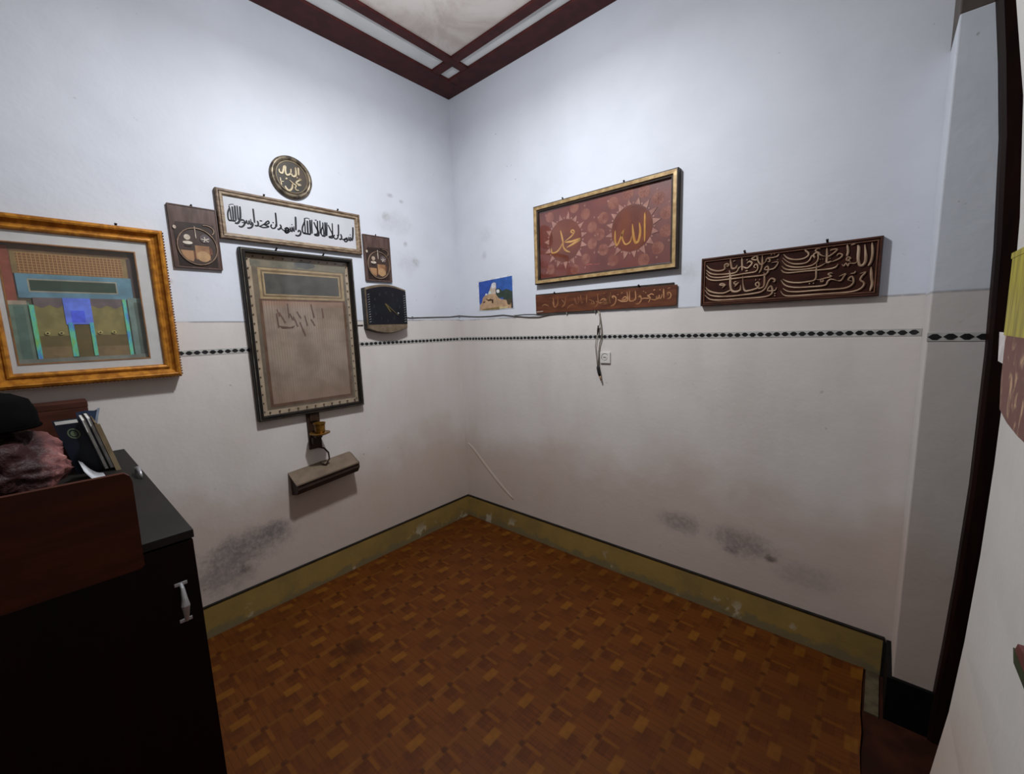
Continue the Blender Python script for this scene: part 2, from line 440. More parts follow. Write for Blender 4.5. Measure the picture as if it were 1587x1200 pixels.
def vinyl_mat():
    """printed parquet pattern of the floor sheet, 19 cm repeat"""
    t = NT('printed_parquet_vinyl'); X = t.xyz()
    P = 0.190
    u = t.math('FRACT', t.math('DIVIDE', t.math('SUBTRACT', X[0], 1.775), P))     # 0..1
    v = t.math('FRACT', t.math('DIVIDE', t.math('SUBTRACT', X[1], 0.030), P * 0.985))
    def rectm(cu, cv, wu, wv, soft=0.012):
        # distance with wrap-around, so that pieces crossing the border close up
        du = t.math('ABSOLUTE', t.math('SUBTRACT', t.math('FRACT', t.math('ADD', t.math('SUBTRACT', u, cu), 0.5)), 0.5))
        dv = t.math('ABSOLUTE', t.math('SUBTRACT', t.math('FRACT', t.math('ADD', t.math('SUBTRACT', v, cv), 0.5)), 0.5))
        return t.math('MULTIPLY', t.ramp(du, wu / 2 + soft, wu / 2 - soft), t.ramp(dv, wv / 2 + soft, wv / 2 - soft))
    nzw = t.noise(2.0, 3); grain_x = t.noise(40, 3, vec=t.scalev((0.3, 3, 1))); grain_y = t.noise(40, 3, vec=t.scalev((3, 0.3, 1)))
    base = t.mix(t.ramp(grain_x, 0.3, 0.7), rgb(88, 45, 11), rgb(74, 36, 9))
    # four quarter blocks: strips run along x in two of them and along y in the others
    def strips(coord, k): return t.math('FRACT', t.math('MULTIPLY', coord, k))
    sy = t.ramp(t.math('ABSOLUTE', t.math('SUBTRACT', strips(v, 8), 0.5)), 0.40, 0.49)
    sx = t.ramp(t.math('ABSOLUTE', t.math('SUBTRACT', strips(u, 8), 0.5)), 0.40, 0.49)
    qa = t.math('ADD', rectm(0.75, 0.25, 0.5, 0.5), rectm(0.25, 0.75, 0.5, 0.5), clamp=True)
    seams = t.math('ADD', t.math('MULTIPLY', qa, sy), t.math('MULTIPLY', t.math('SUBTRACT', 1.0, qa), sx), clamp=True)
    c = t.mix(t.math('MULTIPLY', qa, 0.5), base, rgb(94, 52, 14))
    c = t.mix(t.math('MULTIPLY', rectm(0.62, 0.62, 0.25, 0.28), 0.4), c, rgb(58, 25, 5))
    c = t.mix(t.math('MULTIPLY', rectm(0.12, 0.36, 0.2, 0.3), 0.45), c, rgb(64, 31, 8))
    c = t.mix(t.math('MULTIPLY', seams, 0.35), c, rgb(46, 21, 4))
    c = t.mix(t.math('MULTIPLY', rectm(0.5, 0.5, 0.13, 0.40), 0.4), c, rgb(111, 70, 21))
    c = t.mix(t.math('MULTIPLY', rectm(0.5, 0.02, 0.07, 0.36), 0.45), c, rgb(105, 66, 19))
    c = t.mix(t.math('MULTIPLY', rectm(0.74, 0.80, 0.34, 0.07), 0.45), c, rgb(115, 70, 16))
    c = t.mix(t.math('MULTIPLY', rectm(0.0, 0.5, 0.19, 0.34, 0.02), 0.42), c, rgb(127, 82, 20))
    c = t.mix(t.math('MULTIPLY', rectm(0.5, 0.76, 0.10, 0.10), 0.6), c, rgb(43, 19, 4))
    c = t.mix(t.math('MULTIPLY', rectm(0.5, 0.27, 0.10, 0.08), 0.6), c, rgb(43, 19, 4))
    c = t.mix(t.ramp(t.noise(1.3, 4, 0.6), 0.42, 0.68, 0, 0.4), c, rgb(69, 34, 9))
    # one dark damp patch near the left wall
    for cs, cz, r_, a_ in ((0.62, -1.30, 0.10, 0.6),):
        dx = t.math('SUBTRACT', X[0], cs); dy = t.math('SUBTRACT', X[1], cz)
        r = t.math('ADD', t.math('SQRT', t.math('ADD', t.math('MULTIPLY', dx, dx), t.math('MULTIPLY', dy, dy))), t.math('MULTIPLY', t.math('SUBTRACT', t.noise(14, 4), 0.5), 0.15))
        c = t.mix(t.ramp(r, r_, r_ * 0.3, 0, a_), c, rgb(40, 17, 4))
    t.put(t.b.inputs['Base Color'], c); t.b.inputs['Roughness'].default_value = 0.42
    t.b.inputs['Specular IOR Level'].default_value = 0.15
    t.bump(t.math('ADD', t.noise(5, 3), t.math('MULTIPLY', seams, -0.15)), 0.12, 0.01); return t.m
M_VINYL = vinyl_mat()
M_OLDFLOOR = surf('worn_brown_floor', (54, 25, 14), 0.7, (38, 17, 9), 9, spec=0.1)
M_MAROON = surf('maroon_ceiling_wood', (74, 32, 30), 0.55, (60, 26, 26), 6, stretch=(3, 3, 3), spec=0.2)
M_STRIPPANEL = surf('pale_ceiling_strip', (220, 220, 218), 0.6, (206, 207, 205), 4)
def ceil_mat():
    t = NT('mottled_ceiling_panel'); n = t.noise(3.2, 6, 0.65, dist=0.6)
    t.put(t.b.inputs['Base Color'], t.mix(t.ramp(n, 0.36, 0.66), rgb(216, 206, 198), rgb(186, 172, 162)))
    t.b.inputs['Roughness'].default_value = 0.28; t.b.inputs['Specular IOR Level'].default_value = 0.6; return t.m
M_CEIL = ceil_mat()
UP = (206, 209, 217); LOW = (204, 197, 193)
MOULD = (96, 94, 96)
M_WL = wall_mat('left_wall_paint', 'y', UP, LOW, 1.500,
    [(-1.45, 0.385, 0.20, 0.095, 0.68, MOULD), (-1.60, 0.30, 0.15, 0.13, 0.62, MOULD), (-1.36, 0.42, 0.08, 0.05, 0.5, MOULD), (-1.52, 0.27, 0.03, 0.03, 0.6, (70, 66, 68)),
     (-0.50, 2.10, 0.16, 0.07, 0.20, (138, 132, 128)), (-0.42, 1.86, 0.10, 0.08, 0.22, (138, 132, 128)), (-1.665, 1.675, 0.02, 0.015, 0.5, (160, 130, 110)), (-0.52, 2.26, 0.025, 0.012, 0.5, (130, 126, 124)), (-0.44, 2.24, 0.018, 0.012, 0.5, (120, 116, 116)), (-0.56, 2.13, 0.03, 0.03, 0.35, (130, 124, 118)), (-0.43, 1.98, 0.018, 0.02, 0.5, (120, 116, 116)), (-0.36, 1.88, 0.03, 0.035, 0.35, (130, 124, 118))])
M_WR = wall_mat('right_wall_paint', 'x', UP, LOW, 1.495,
    [(1.62, 0.405, 0.13, 0.065, 0.55, MOULD), (1.90, 0.39, 0.15, 0.075, 0.58, MOULD), (1.86, 0.34, 0.04, 0.03, 0.5, (74, 70, 82)), (2.02, 0.35, 0.03, 0.02, 0.7, (62, 54, 52)),
     (2.15, 0.32, 0.14, 0.07, 0.30, MOULD), (0.30, 2.05, 0.06, 0.05, 0.18, (150, 145, 140)), (0.28, 1.92, 0.025, 0.03, 0.3, (130, 126, 126)), (1.02, 0.62, 0.05, 0.15, 0.25, (190, 188, 190)), (1.62, 1.66, 0.06, 0.05, 0.3, (150, 146, 140))])
M_PIL = wall_mat('pillar_paint', 'x', (196, 200, 207), (190, 184, 180), 1.490, [])
M_PLAIN = wall_mat('plain_cream_paint', 'y', (196, 192, 186), (196, 184, 176), 1.5, [], dado=False)
M_BACK = wall_mat('back_wall_paint', 'x', (205, 202, 200), (196, 188, 182), 1.5, [])
M_JAMB = surf('dark_brown_door_frame', (32, 14, 11), 0.5, (22, 10, 8), 8, stretch=(6, 6, 0.6), spec=0.12)
M_BLACKBASE = surf('black_skirting', (9, 8, 8), 0.6, (15, 12, 11), 12, spec=0.1)

# ------------------------------------------------------------------ the room
def slab(name, lo_, hi_, m):
    bm = bmesh.new(); box(bm, lo_, hi_); return struct(name, bm, m)
slab('wall_left', (-0.12, -3.6, -0.1), (0, 0.12, H + 0.15), M_WL)
slab('wall_right', (0, 0, -0.1), (3.0, 0.12, H + 0.15), M_WR)
slab('wall_back', (-0.12, -3.72, -0.1), (3.0, -3.6, H + 0.15), M_BACK)
slab('floor', (-0.12, -3.6, -0.1), (3.0, 0.0, 0.0), M_OLDFLOOR)
cl = slab('ceiling', (-0.12, -3.6, H + 0.05), (3.0, 0.12, H + 0.15), M_STRIPPANEL)
# vinyl sheet with a slightly wavy right-hand edge, lapping up to the skirtings
bm = bmesh.new(); NR = 40
rows = []
for i in range(NR + 1):
    y = -0.013 - (3.58 - 0.013) * i / NR
    xe = 2.366 + 0.004 * math.sin(y * 9) + 0.002 * math.sin(y * 31)
    rows.append([bm.verts.new((0.013, y, 0.0035)), bm.verts.new((1.2, y, 0.003)), bm.verts.new((2.30, y, 0.003)), bm.verts.new((xe - 0.015, y, 0.005)), bm.verts.new((xe, y, 0.010 + 0.004 * math.sin(y * 14))), bm.verts.new((xe + 0.001, y, 0.0))])
for a, b in zip(rows, rows[1:]):
    for j in range(5): bm.faces.new((a[j], b[j], b[j + 1], a[j + 1]))
o = obj('vinyl_floor_sheet', bm, M_VINYL, recalc=True, smooth=False)
for p in o.data.polygons:
    if p.normal.z < -0.2: p.flip()
tag(o, 'brown vinyl sheet with printed parquet pattern laid over the whole floor', 'vinyl flooring')
# pale dusty strip of bare floor beside the pillar
bm = bmesh.new(); box(bm, (2.372, -0.255, 0.0), (2.412, -0.02, 0.006))
struct('trim_9', bm, surf('bare_cement_strip', (84, 72, 50), 0.8, (60, 50, 34), 22))

# ceiling: beams at the walls, battens, panels
bm = bmesh.new(); box(bm, (0, -3.6, H), (0.168, 0, H + 0.05), 0.003); struct('trim_1', bm, M_MAROON)
bm = bmesh.new(); box(bm, (0.168, -0.142, H), (3.0, 0, H + 0.05), 0.003); struct('trim_2', bm, M_MAROON)
bm = bmesh.new(); box(bm, (0.292, -3.6, H + 0.002), (0.347, -0.142, H + 0.05), 0.002); struct('trim_3', bm, M_MAROON)
bm = bmesh.new(); box(bm, (0.347, -0.275, H + 0.002), (3.0, -0.219, H + 0.05), 0.002)
box(bm, (0.168, -0.275, H + 0.002), (0.292, -0.219, H + 0.05), 0.002); struct('trim_4', bm, M_MAROON)
def panel(lo_, hi_, m):
    bm = bmesh.new(); box(bm, (lo_[0], lo_[1], H + 0.014), (hi_[0], hi_[1], H + 0.0495), 0.002)
    o = obj('panel', bm, m, cl); return o
panel((0.1685, -0.2185), (0.2915, -0.1425), M_STRIPPANEL)
panel((0.1685, -3.59), (0.2915, -0.2755), M_STRIPPANEL)
panel((0.3475, -0.2185), (2.9, -0.1425), M_STRIPPANEL)
panel((0.3475, -3.59), (2.9, -0.2755), M_CEIL)

# skirtings with a black top line
def skirting(name, lo_, hi_, cap_lo, cap_hi):
    bm = bmesh.new(); box(bm, lo_, hi_, 0.0015); o = struct(name, bm, M_OLIVE)
    bm = bmesh.new(); box(bm, cap_lo, cap_hi, 0.001); obj('black_top_line', bm, M_BLACKLINE, o); return o
skirting('baseboard_left', (0, -3.6, 0), (0.012, -0.0005, 0.157), (0, -3.6, 0.157), (0.014, -0.0005, HB))
sk = skirting('baseboard_right', (0.0125, -0.012, 0), (2.415, 0, 0.157), (0.0145, -0.014, 0.157), (2.418, 0, HB))
bm = bmesh.new(); prism(bm, [(2.415, 0.0), (2.434, 0.0), (2.430, 0.12), (2.418, HB), (2.415, HB)], 0.0, 0.016, R)
obj('black_end_line', bm, M_BLACKLINE, sk)

# pillar, its skirting, lintel board
bm = bmesh.new(); box(bm, (2.438, YP, 0.0), (2.9, 0, 2.262), 0.004); struct('wall_pillar', bm, M_PIL)
bm = bmesh.new(); box(bm, (2.4381, YP + 0.001, 2.262), (2.9, 0, H - 0.002), 0.003); struct('trim_5', bm, surf('dark_lintel_board', (84, 76, 70), 0.6, (70, 60, 54), 8))
bm = bmesh.new(); box(bm, (2.424, YP - 0.014, 0), (2.7, YP, 0.168), 0.002); box(bm, (2.424, YP, 0), (2.438, -0.016, 0.166), 0.002)
struct('baseboard_pillar', bm, M_BLACKBASE)
# door frame post and the near wall; edges of both bowed to follow the wide lens's distortion
zs = [0, 0.18, 0.35, 0.6, 0.9, 1.3, 1.6, 1.9, 2.1, 2.3, H]
jx = [2.534, 2.539, 2.547, 2.556, 2.563, 2.562, 2.555, 2.540, 2.522, 2.500, 2.47]
bm = bmesh.new(); prev = None
for z, x in zip(zs, jx):
    cur = [bm.verts.new((x, YP - 0.001, z)), bm.verts.new((x + 0.003, YP - 0.022, z)), bm.verts.new((x + 0.012, YP - 0.026, z)), bm.verts.new((2.95, YP - 0.026, z)), bm.verts.new((2.95, YP - 0.001, z))]
    if prev: loop_quad(bm, prev, cur)
    else: bm.faces.new(cur)
    prev = cur
bm.faces.new(prev); struct('door_1', bm, M_JAMB)
zc = [0, 0.16, 0.34, 0.52, 0.70, 0.91, 1.11, 1.32, 1.6, 1.82, 1.99, 2.3, H]
xc = [2.470, 2.476, 2.486, 2.504, 2.514, 2.521, 2.524, 2.524, 2.516, 2.501, 2.478, 2.44, 2.40]
bm = bmesh.new(); prev = None
for z, x in zip(zc, xc):
    cur = [bm.verts.new((x + 0.006, -0.797, z)), bm.verts.new((x, -0.802, z)), bm.verts.new((x, -0.83, z)), bm.verts.new((2.505, -1.6, z)), bm.verts.new((2.505, -3.6, z)), bm.verts.new((3.0, -3.6, z)), bm.verts.new((3.0, -0.797, z))]
    if prev: loop_quad(bm, prev, cur)
    else: bm.faces.new(cur)
    prev = cur
bm.faces.new(prev); struct('wall_near', bm, M_PLAIN)
slab('wall_passage', (2.9, -0.797, 0), (3.0, YP, H), M_JAMB)

# dado tile line: grey strip with black lozenges
M_STRIPLINE = surf('grey_dado_strip', (178, 176, 172), 0.55, (158, 156, 152), 30)
M_LOZ = surf('black_lozenge_glaze', (22, 22, 24), 0.35, (36, 36, 38), 40)
def dado(name, s0, s1, M, z=HD, step=0.030, pd=0.0015, tall=0.0085):
    bm = bmesh.new(); prism(bm, rect(s0, s1, z - 0.013, z + 0.013), 0, pd, M); o = struct(name, bm, M_STRIPLINE)
    bm = bmesh.new(); s = s0 + step / 2
    while s < s1 - step * 0.4:
        e = random.uniform(-0.0008, 0.0008)
        prism(bm, [(s - step * 0.47, z + e), (s - step * 0.15, z - tall + e), (s + step * 0.15, z - tall + e), (s + step * 0.47, z + e), (s + step * 0.15, z + tall + e), (s - step * 0.15, z + tall + e)], pd, pd + 0.0008, M)
        s += step
    q = obj('lozenges', bm, M_LOZ, o); q['kind'] = 'stuff'
dado('trim_6', -3.5, -0.001, L)
dado('trim_7', 0.002, 2.437, R)
dado('trim_8', 2.4382, 2.9, lambda s, z, d: Vector((s, YP - d, z)), z=1.353, step=0.034, tall=0.009)

# diagonal ridge in the paint low on the right wall, near the corner
bm = bmesh.new()
stroke(bm, [(0.030, 0.575), (0.10, 0.525), (0.20, 0.440), (0.33, 0.335), (0.47, 0.240)], 0.046, -0.002, 0.0055, R, taper=0.3, prof=((-1, 0), (-0.4, 0.7), (0, 1), (0.4, 0.6), (1, 0)))
struct('trim_10', bm, M_WR, smooth=True)
bpy.data.objects['trim_10'].name = 'trim_10'

# ------------------------------------------------------------------ prints made of flat pieces
def layers(name, parent, M, d, polys, th=0.0004):
    mats = []; bm = bmesh.new()
    for k, (pts, m) in enumerate(polys):
        if m not in mats: mats.append(m)
        n0 = len(bm.faces); prism(bm, pts, d, d + th * (k + 1), M)
        bm.faces.ensure_lookup_table()
        for f in bm.faces[n0:]: f.material_index = mats.index(m)
    return obj(name, bm, mats, parent)
_flat = {}
def flat(r, g, b, rough=0.5):
    k = (r, g, b, rough)
    if k not in _flat: _flat[k] = surf('print_colour_%d' % len(_flat), (r, g, b), rough, (r * 0.86, g * 0.86, b * 0.86), 24)
    return _flat[k]
def ell(cs, cz, rs, rz, n=20, a0=0, a1=2 * math.pi):
    return [(cs + rs * math.cos(a0 + (a1 - a0) * k / n), cz + rz * math.sin(a0 + (a1 - a0) * k / n)) for k in range(n if a1 - a0 > 6.28 else n + 1)]
def glass(name, q, d, M, parent):
    t = NT(name + '_glass'); n = t.n
    g = n.new('ShaderNodeBsdfGlossy'); g.inputs['Roughness'].default_value = 0.04; g.inputs['Color'].default_value = (1, 1, 1, 1)
    tr = n.new('ShaderNodeBsdfTransparent'); mx = n.new('ShaderNodeMixShader'); lw_ = n.new('ShaderNodeLayerWeight'); lw_.inputs['Blend'].default_value = 0.5
    t.put(mx.inputs[0], t.math('ADD', t.math('MULTIPLY', t.math('POWER', lw_.outputs['Facing'], 4.0), 0.5), 0.025)); t.l.new(tr.outputs[0], mx.inputs[1]); t.l.new(g.outputs[0], mx.inputs[2])
    t.l.new(mx.outputs[0], n['Material Output'].inputs['Surface'])
    bm = bmesh.new(); prism(bm, rect(q[0], q[1], q[2], q[3]), d, d + 0.002, M)
    return obj('glass_pane', bm, t.m, parent)

# ------------------------------------------------------------------ gilt framed picture, far left
M_GOLD = surf('antique_gold_wood', (186, 124, 42), 0.38, (146, 90, 26), 9, stretch=(1, 5, 5), metal=0.25)
M_GOLDD = surf('dark_gold_wood', (120, 74, 26), 0.45, (96, 58, 20), 9)
g = thing('framed_picture', 'large gold framed picture with white mat at far left, above the cabinet', 'picture', (0, -1.93, 1.267))
q = (-2.195, -1.668, 1.267, 1.875)
bm = bmesh.new(); frame_loops(bm, q, [(0, 0), (0, 0.046), (0.004, 0.056), (0.012, 0.060), (0.018, 0.058), (0.021, 0.050), (0.030, 0.041), (0.036, 0.040), (0.039, 0.045), (0.045, 0.047), (0.050, 0.045), (0.053, 0.038), (0.055, 0.030)], L)
obj('frame', bm, M_GOLD, g)
bm = bmesh.new()
for k in range(52):
    z = 1.275 + 0.0115 * k
    box(bm, (0.047, -1.6685, z), (0.054, -1.6655, z + 0.006), 0.001)
for k in range(44):
    s = -2.185 + 0.0118 * k; box(bm, (0.047, s, 1.2655), (0.054, s + 0.006, 1.2675), 0.0008)
b_ = obj('beading', bm, M_GOLDD, g); b_['kind'] = 'stuff'
mo = (-2.142, -1.722, 1.318, 1.822); mi = (-2.126, -1.762, 1.350, 1.782)
bm = bmesh.new(); A = [bm.verts.new(L(a, b, 0.031)) for a, b in rect(mo[0], mo[1], mo[2], mo[3])]; B = [bm.verts.new(L(a, b, 0.031)) for a, b in rect(mi[0], mi[1], mi[2], mi[3])]
Cc = [bm.verts.new(L(a, b, 0.010)) for a, b in rect(mi[0], mi[1], mi[2], mi[3])]; loop_quad(bm, A, B); loop_quad(bm, B, Cc)
obj('mat_board', bm, surf('white_mat_board', (196, 194, 192), 0.7, (186, 184, 182), 10), g)
bm = bmesh.new(); frame_loops(bm, mi, [(0.0, 0.031), (0.0, 0.033), (0.004, 0.033), (0.004, 0.012)], L); obj('inner_bevel', bm, surf('bevel_brown', (150, 100, 50), 0.5), g)
def holo():
    t = NT('iridescent_foil'); n = t.noise(26, 3, vec=t.scalev((1, 1.4, 0.45)))
    cr = t.n.new('ShaderNodeValToRGB'); e = cr.color_ramp.elements
    e[0].position = 0.34; e[0].color = rgb(96, 118, 220); e[1].position = 0.68; e[1].color = rgb(206, 214, 120)
    for p_, c_ in ((0.44, (80, 170, 200)), (0.52, (110, 205, 170)), (0.6, (120, 190, 100))):
        k = e.new(p_); k.color = rgb(*c_)
    t.l.new(n, cr.inputs[0]); t.put(t.b.inputs['Base Color'], cr.outputs[0]); t.b.inputs['Roughness'].default_value = 0.25; t.b.inputs['Metallic'].default_value = 0.2; return t.m
M_HOLO = holo()
def lattice():
    t = NT('orange_lattice_print'); X = t.xyz()
    a = t.ramp(t.math('ABSOLUTE', t.math('SUBTRACT', t.math('FRACT', t.math('DIVIDE', X[1], 0.0105)), 0.5)), 0.36, 0.44)
    b = t.ramp(t.math('ABSOLUTE', t.math('SUBTRACT', t.math('FRACT', t.math('DIVIDE', X[2], 0.0095)), 0.5)), 0.36, 0.44)
    c = t.mix(t.math('MAXIMUM', a, b), rgb(120, 80, 42), rgb(170, 130, 80)); t.put(t.b.inputs['Base Color'], c); t.b.inputs['Roughness'].default_value = 0.5; return t.m
M_LATT = lattice()
wave = [(-2.062 + 0.0077 * k, 1.560 + 0.006 * math.cos(k * 1.25)) for k in range(11)]
wave2 = [(-1.914 + 0.0092 * k, 1.560 + 0.006 * math.cos(k * 1.25)) for k in range(11)]
P = [(rect(-2.126, -1.762, 1.350, 1.782), flat(92, 84, 66)),
     (rect(-2.126, -2.098, 1.575, 1.77), flat(150, 84, 66)), (rect(-2.098, -2.086, 1.60, 1.77), flat(64, 48, 46)),
     (rect(-1.796, -1.762, 1.60, 1.782), flat(78, 62, 58)), (rect(-2.100, -1.785, 1.752, 1.782), flat(112, 84, 56)),
     (rect(-2.098, -1.792, 1.676, 1.752), flat(142, 118, 78)), (rect(-2.084, -1.806, 1.678, 1.750), M_LATT),
     (rect(-2.094, -1.786, 1.590, 1.676), flat(104, 142, 158)), (rect(-2.067, -1.830, 1.611, 1.659), flat(160, 156, 138)),
     (rect(-2.063, -1.834, 1.616, 1.654), flat(56, 74, 60)),
     (rect(-2.126, -2.072, 1.36, 1.575), flat(112, 132, 116)), (rect(-2.112, -2.086, 1.37, 1.56), flat(92, 116, 106)),
     (rect(-2.124, -2.078, 1.566, 1.580), flat(176, 160, 140)),
     (rect(-1.806, -1.764, 1.36, 1.598), flat(120, 140, 132)), (rect(-1.788, -1.768, 1.37, 1.58), flat(90, 102, 94)),
     (rect(-2.062, -1.985, 1.368, 1.590), flat(140, 128, 78)), (rect(-1.916, -1.818, 1.368, 1.590), flat(140, 128, 78)),
     ([(-2.062, 1.592)] + wave + [(-1.985, 1.592)], flat(112, 98, 98)), ([(-1.914, 1.592)] + wave2 + [(-1.822, 1.592)], flat(112, 98, 98)),
     (rect(-2.062, -1.985, 1.368, 1.452), flat(112, 96, 56)), (rect(-1.916, -1.818, 1.368, 1.452), flat(106, 90, 54)),
     (rect(-2.062, -1.985, 1.368, 1.412), flat(132, 110, 74)), (rect(-1.916, -1.818, 1.368, 1.408), flat(130, 108, 74)),
     (rect(-1.968, -1.928, 1.368, 1.492), flat(104, 88, 50)),
     (rect(-1.988, -1.914, 1.494, 1.592), flat(112, 136, 240, 0.3)), (rect(-1.972, -1.935, 1.500, 1.545), flat(88, 106, 240, 0.3)),
     (rect(-1.984, -1.969, 1.372, 1.500), M_HOLO), (rect(-1.926, -1.915, 1.372, 1.500), M_HOLO),
     (rect(-2.074, -2.062, 1.368, 1.565), M_HOLO), (rect(-1.822, -1.811, 1.368, 1.590), M_HOLO),
     (rect(-2.126, -1.762, 1.350, 1.369), flat(124, 128, 120))]
for cx_ in (-2.04, -2.005, -1.90, -1.86): P.append((ell(cx_, 1.462, 0.007, 0.006, 10), flat(190, 176, 110)));
for cx_ in (-2.04, -2.005, -1.90, -1.86): P.append((ell(cx_, 1.462, 0.003, 0.003, 8), flat(40, 32, 24)))
layers('printed_picture', g, L, 0.010, P, 0.00025)
glass('picture', (-2.14, -1.724, 1.32, 1.82), 0.034, L, g)
nail(g, -1.805, 1.875, L)

# ------------------------------------------------------------------ pair of carved plaques
M_PLQ = surf('plaque_brown_wood', (92, 72, 66), 0.35, (74, 56, 50), 12, stretch=(2, 5, 1))
M_PLQD = surf('plaque_dark_wood', (52, 38, 33), 0.4, (36, 26, 22), 14)
M_RING = surf('plaque_ring_metal', (140, 118, 100), 0.35, (110, 90, 74), 30, metal=0.3)
M_TAN = surf('plaque_tan_wood', (156, 118, 84), 0.5, (122, 86, 60), 18)
M_PEARL = surf('plaque_pearl', (206, 196, 182), 0.3, (160, 140, 122), 26)
def plaque(name_label, s0, wd, tilt):
    # all coordinates relative to the left plaque, moved by s0
    def M(s, z, d):
        a = tilt; cs, cz = -1.545, 1.87
        return L(s0 + cs + ((s - cs) * math.cos(a) - (z - cz) * math.sin(a)), cz + ((s - cs) * math.sin(a) + (z - cz) * math.cos(a)), d)
    t = thing('wooden_plaque', name_label, 'plaque', (0, s0 - 1.545, 1.735), 'carved plaques with a ringed scene')
    bm = bmesh.new(); prism(bm, rect(-1.634, -1.456, 1.735, 2.003), 0, 0.012, M); bmesh.ops.bevel(bm, geom=list(bm.edges), offset=0.002, segments=1, affect='EDGES'); obj('board', bm, M_PLQ, t)
    bm = bmesh.new(); prism(bm, [(-1.612, 1.93), (-1.50, 1.934), (-1.475, 1.93), (-1.47, 1.90), (-1.474, 1.745), (-1.616, 1.745), (-1.622, 1.90)], 0.012, 0.0135, M); obj('dark_field', bm, M_PLQD, t)
    bm = bmesh.new(); frame_loops(bm, (-1.634, -1.456, 1.735, 2.003), [(0, 0.012), (0.001, 0.0145), (0.005, 0.0145), (0.006, 0.012)], M); obj('rim', bm, M_PLQ, t)
    def torus(bm, cs, cz, rs, rz, wd_, d, h, a0=0, a1=2 * math.pi):
        P_ = ell(cs, cz, rs, rz, 28, a0, a1)
        if a1 - a0 > 6.28: P_.append(P_[0])
        stroke(bm, P_, wd_, d, h, M, taper=1, n=1)
    bm = bmesh.new(); torus(bm, -1.543, 1.831, 0.073, 0.079, 0.006, 0.0135, 0.005); torus(bm, -1.505, 1.905, 0.030, 0.022, 0.005, 0.0135, 0.004, -0.8, 1.9); obj('ring', bm, M_RING, t)
    C_ = [(ell(-1.543, 1.831, 0.069, 0.075, 28), flat(66, 50, 44)),
          ([(-1.606, 1.812), (-1.560, 1.812), (-1.552, 1.795), (-1.565, 1.765), (-1.585, 1.772), (-1.600, 1.792)], M_TAN),
          (rect(-1.553, -1.498, 1.775, 1.836), M_TAN), (ell(-1.525, 1.790, 0.025, 0.024, 14), flat(172, 136, 98)),
          (rect(-1.560, -1.553, 1.778, 1.812), flat(96, 60, 42)),
          ([(-1.500, 1.80), (-1.490, 1.80), (-1.490, 1.825), (-1.500, 1.835)], flat(110, 70, 50)),
          (ell(-1.578, 1.868, 0.012, 0.012, 14), M_PEARL), (ell(-1.578, 1.845, 0.018, 0.007, 14), M_PEARL), (ell(-1.578, 1.833, 0.014, 0.005, 12), flat(50, 38, 34)),
          (ell(-1.512, 1.868, 0.020, 0.019, 16), flat(92, 80, 82)), (ell(-1.618, 1.905, 0.006, 0.008, 10), M_PEARL)]
    layers('inlaid_scene', t, M, 0.0135, C_, 0.0003)
    bm = bmesh.new(); stroke(bm, [(-1.547, 1.918), (-1.546, 1.866)], 0.004, 0.0135, 0.004, M)
    for a in range(5):
        an = a * 1.256 + 0.5; stroke(bm, [(-1.512, 1.864), (-1.512 + 0.017 * math.cos(an), 1.864 + 0.013 * math.sin(an))], 0.004, 0.0135, 0.0042, M)
    obj('pendulum_and_star', bm, M_PEARL, t)
    bm = bmesh.new(); tube(bm, [M(-1.545, 2.0, 0.004), M(-1.545, 2.013, 0.006)], [0.005, 0.003], 6); obj('hanging_hook', bm, M_IRON, t)
    return t
plaque('dark wooden plaque with ringed scene, hung between gold picture and white banner', 0.0, 1, 0.0)
plaque('dark wooden plaque with ringed scene, hung just above the black clock', 0.9025, 1, 0.0)

# ------------------------------------------------------------------ long white banner frame
M_AGED = surf('aged_brown_frame_wood', (128, 108, 88), 0.45, (88, 68, 52), 16, stretch=(1, 2, 6))
M_AGEDL = surf('worn_pale_frame_wood', (158, 140, 118), 0.45, (118, 98, 78), 16, stretch=(1, 2, 6))
b = thing('long_picture', 'long white framed panel with one line of black Arabic writing', 'picture', (0, -1.1, 1.88))
q = (-1.4515, -0.7485, 1.8805, 2.1025)
bm = bmesh.new(); frame_loops(bm, q, [(0, 0), (0, 0.022), (0.003, 0.025), (0.010, 0.025), (0.012, 0.020)], L); obj('outer_frame', bm, M_AGED, b)
bm = bmesh.new(); frame_loops(bm, q, [(0.012, 0.018), (0.014, 0.024), (0.023, 0.023), (0.027, 0.016), (0.030, 0.011)], L); obj('inner_frame', bm, M_AGEDL, b)
bm = bmesh.new(); prism(bm, rect(-1.424, -0.776, 1.908, 2.075), 0.004, 0.0118, L); obj('white_panel', bm, surf('white_panel_print', (188, 188, 192), 0.5, (180, 180, 185), 5), b)
bm = bmesh.new(); strokes(bm, T_B1, 0.0118, 0.0006, L, 1.55, taper=0.8, n=3); strokes(bm, T_B2, 0.0118, 0.0006, L, 1.5, taper=0.8, n=3)
obj('lettering', bm, surf('black_ink', (20, 20, 26), 0.5, (26, 26, 32), 10), b)
nail(b, -1.245, 2.100, L); nail(b, -0.872, 2.100, L)

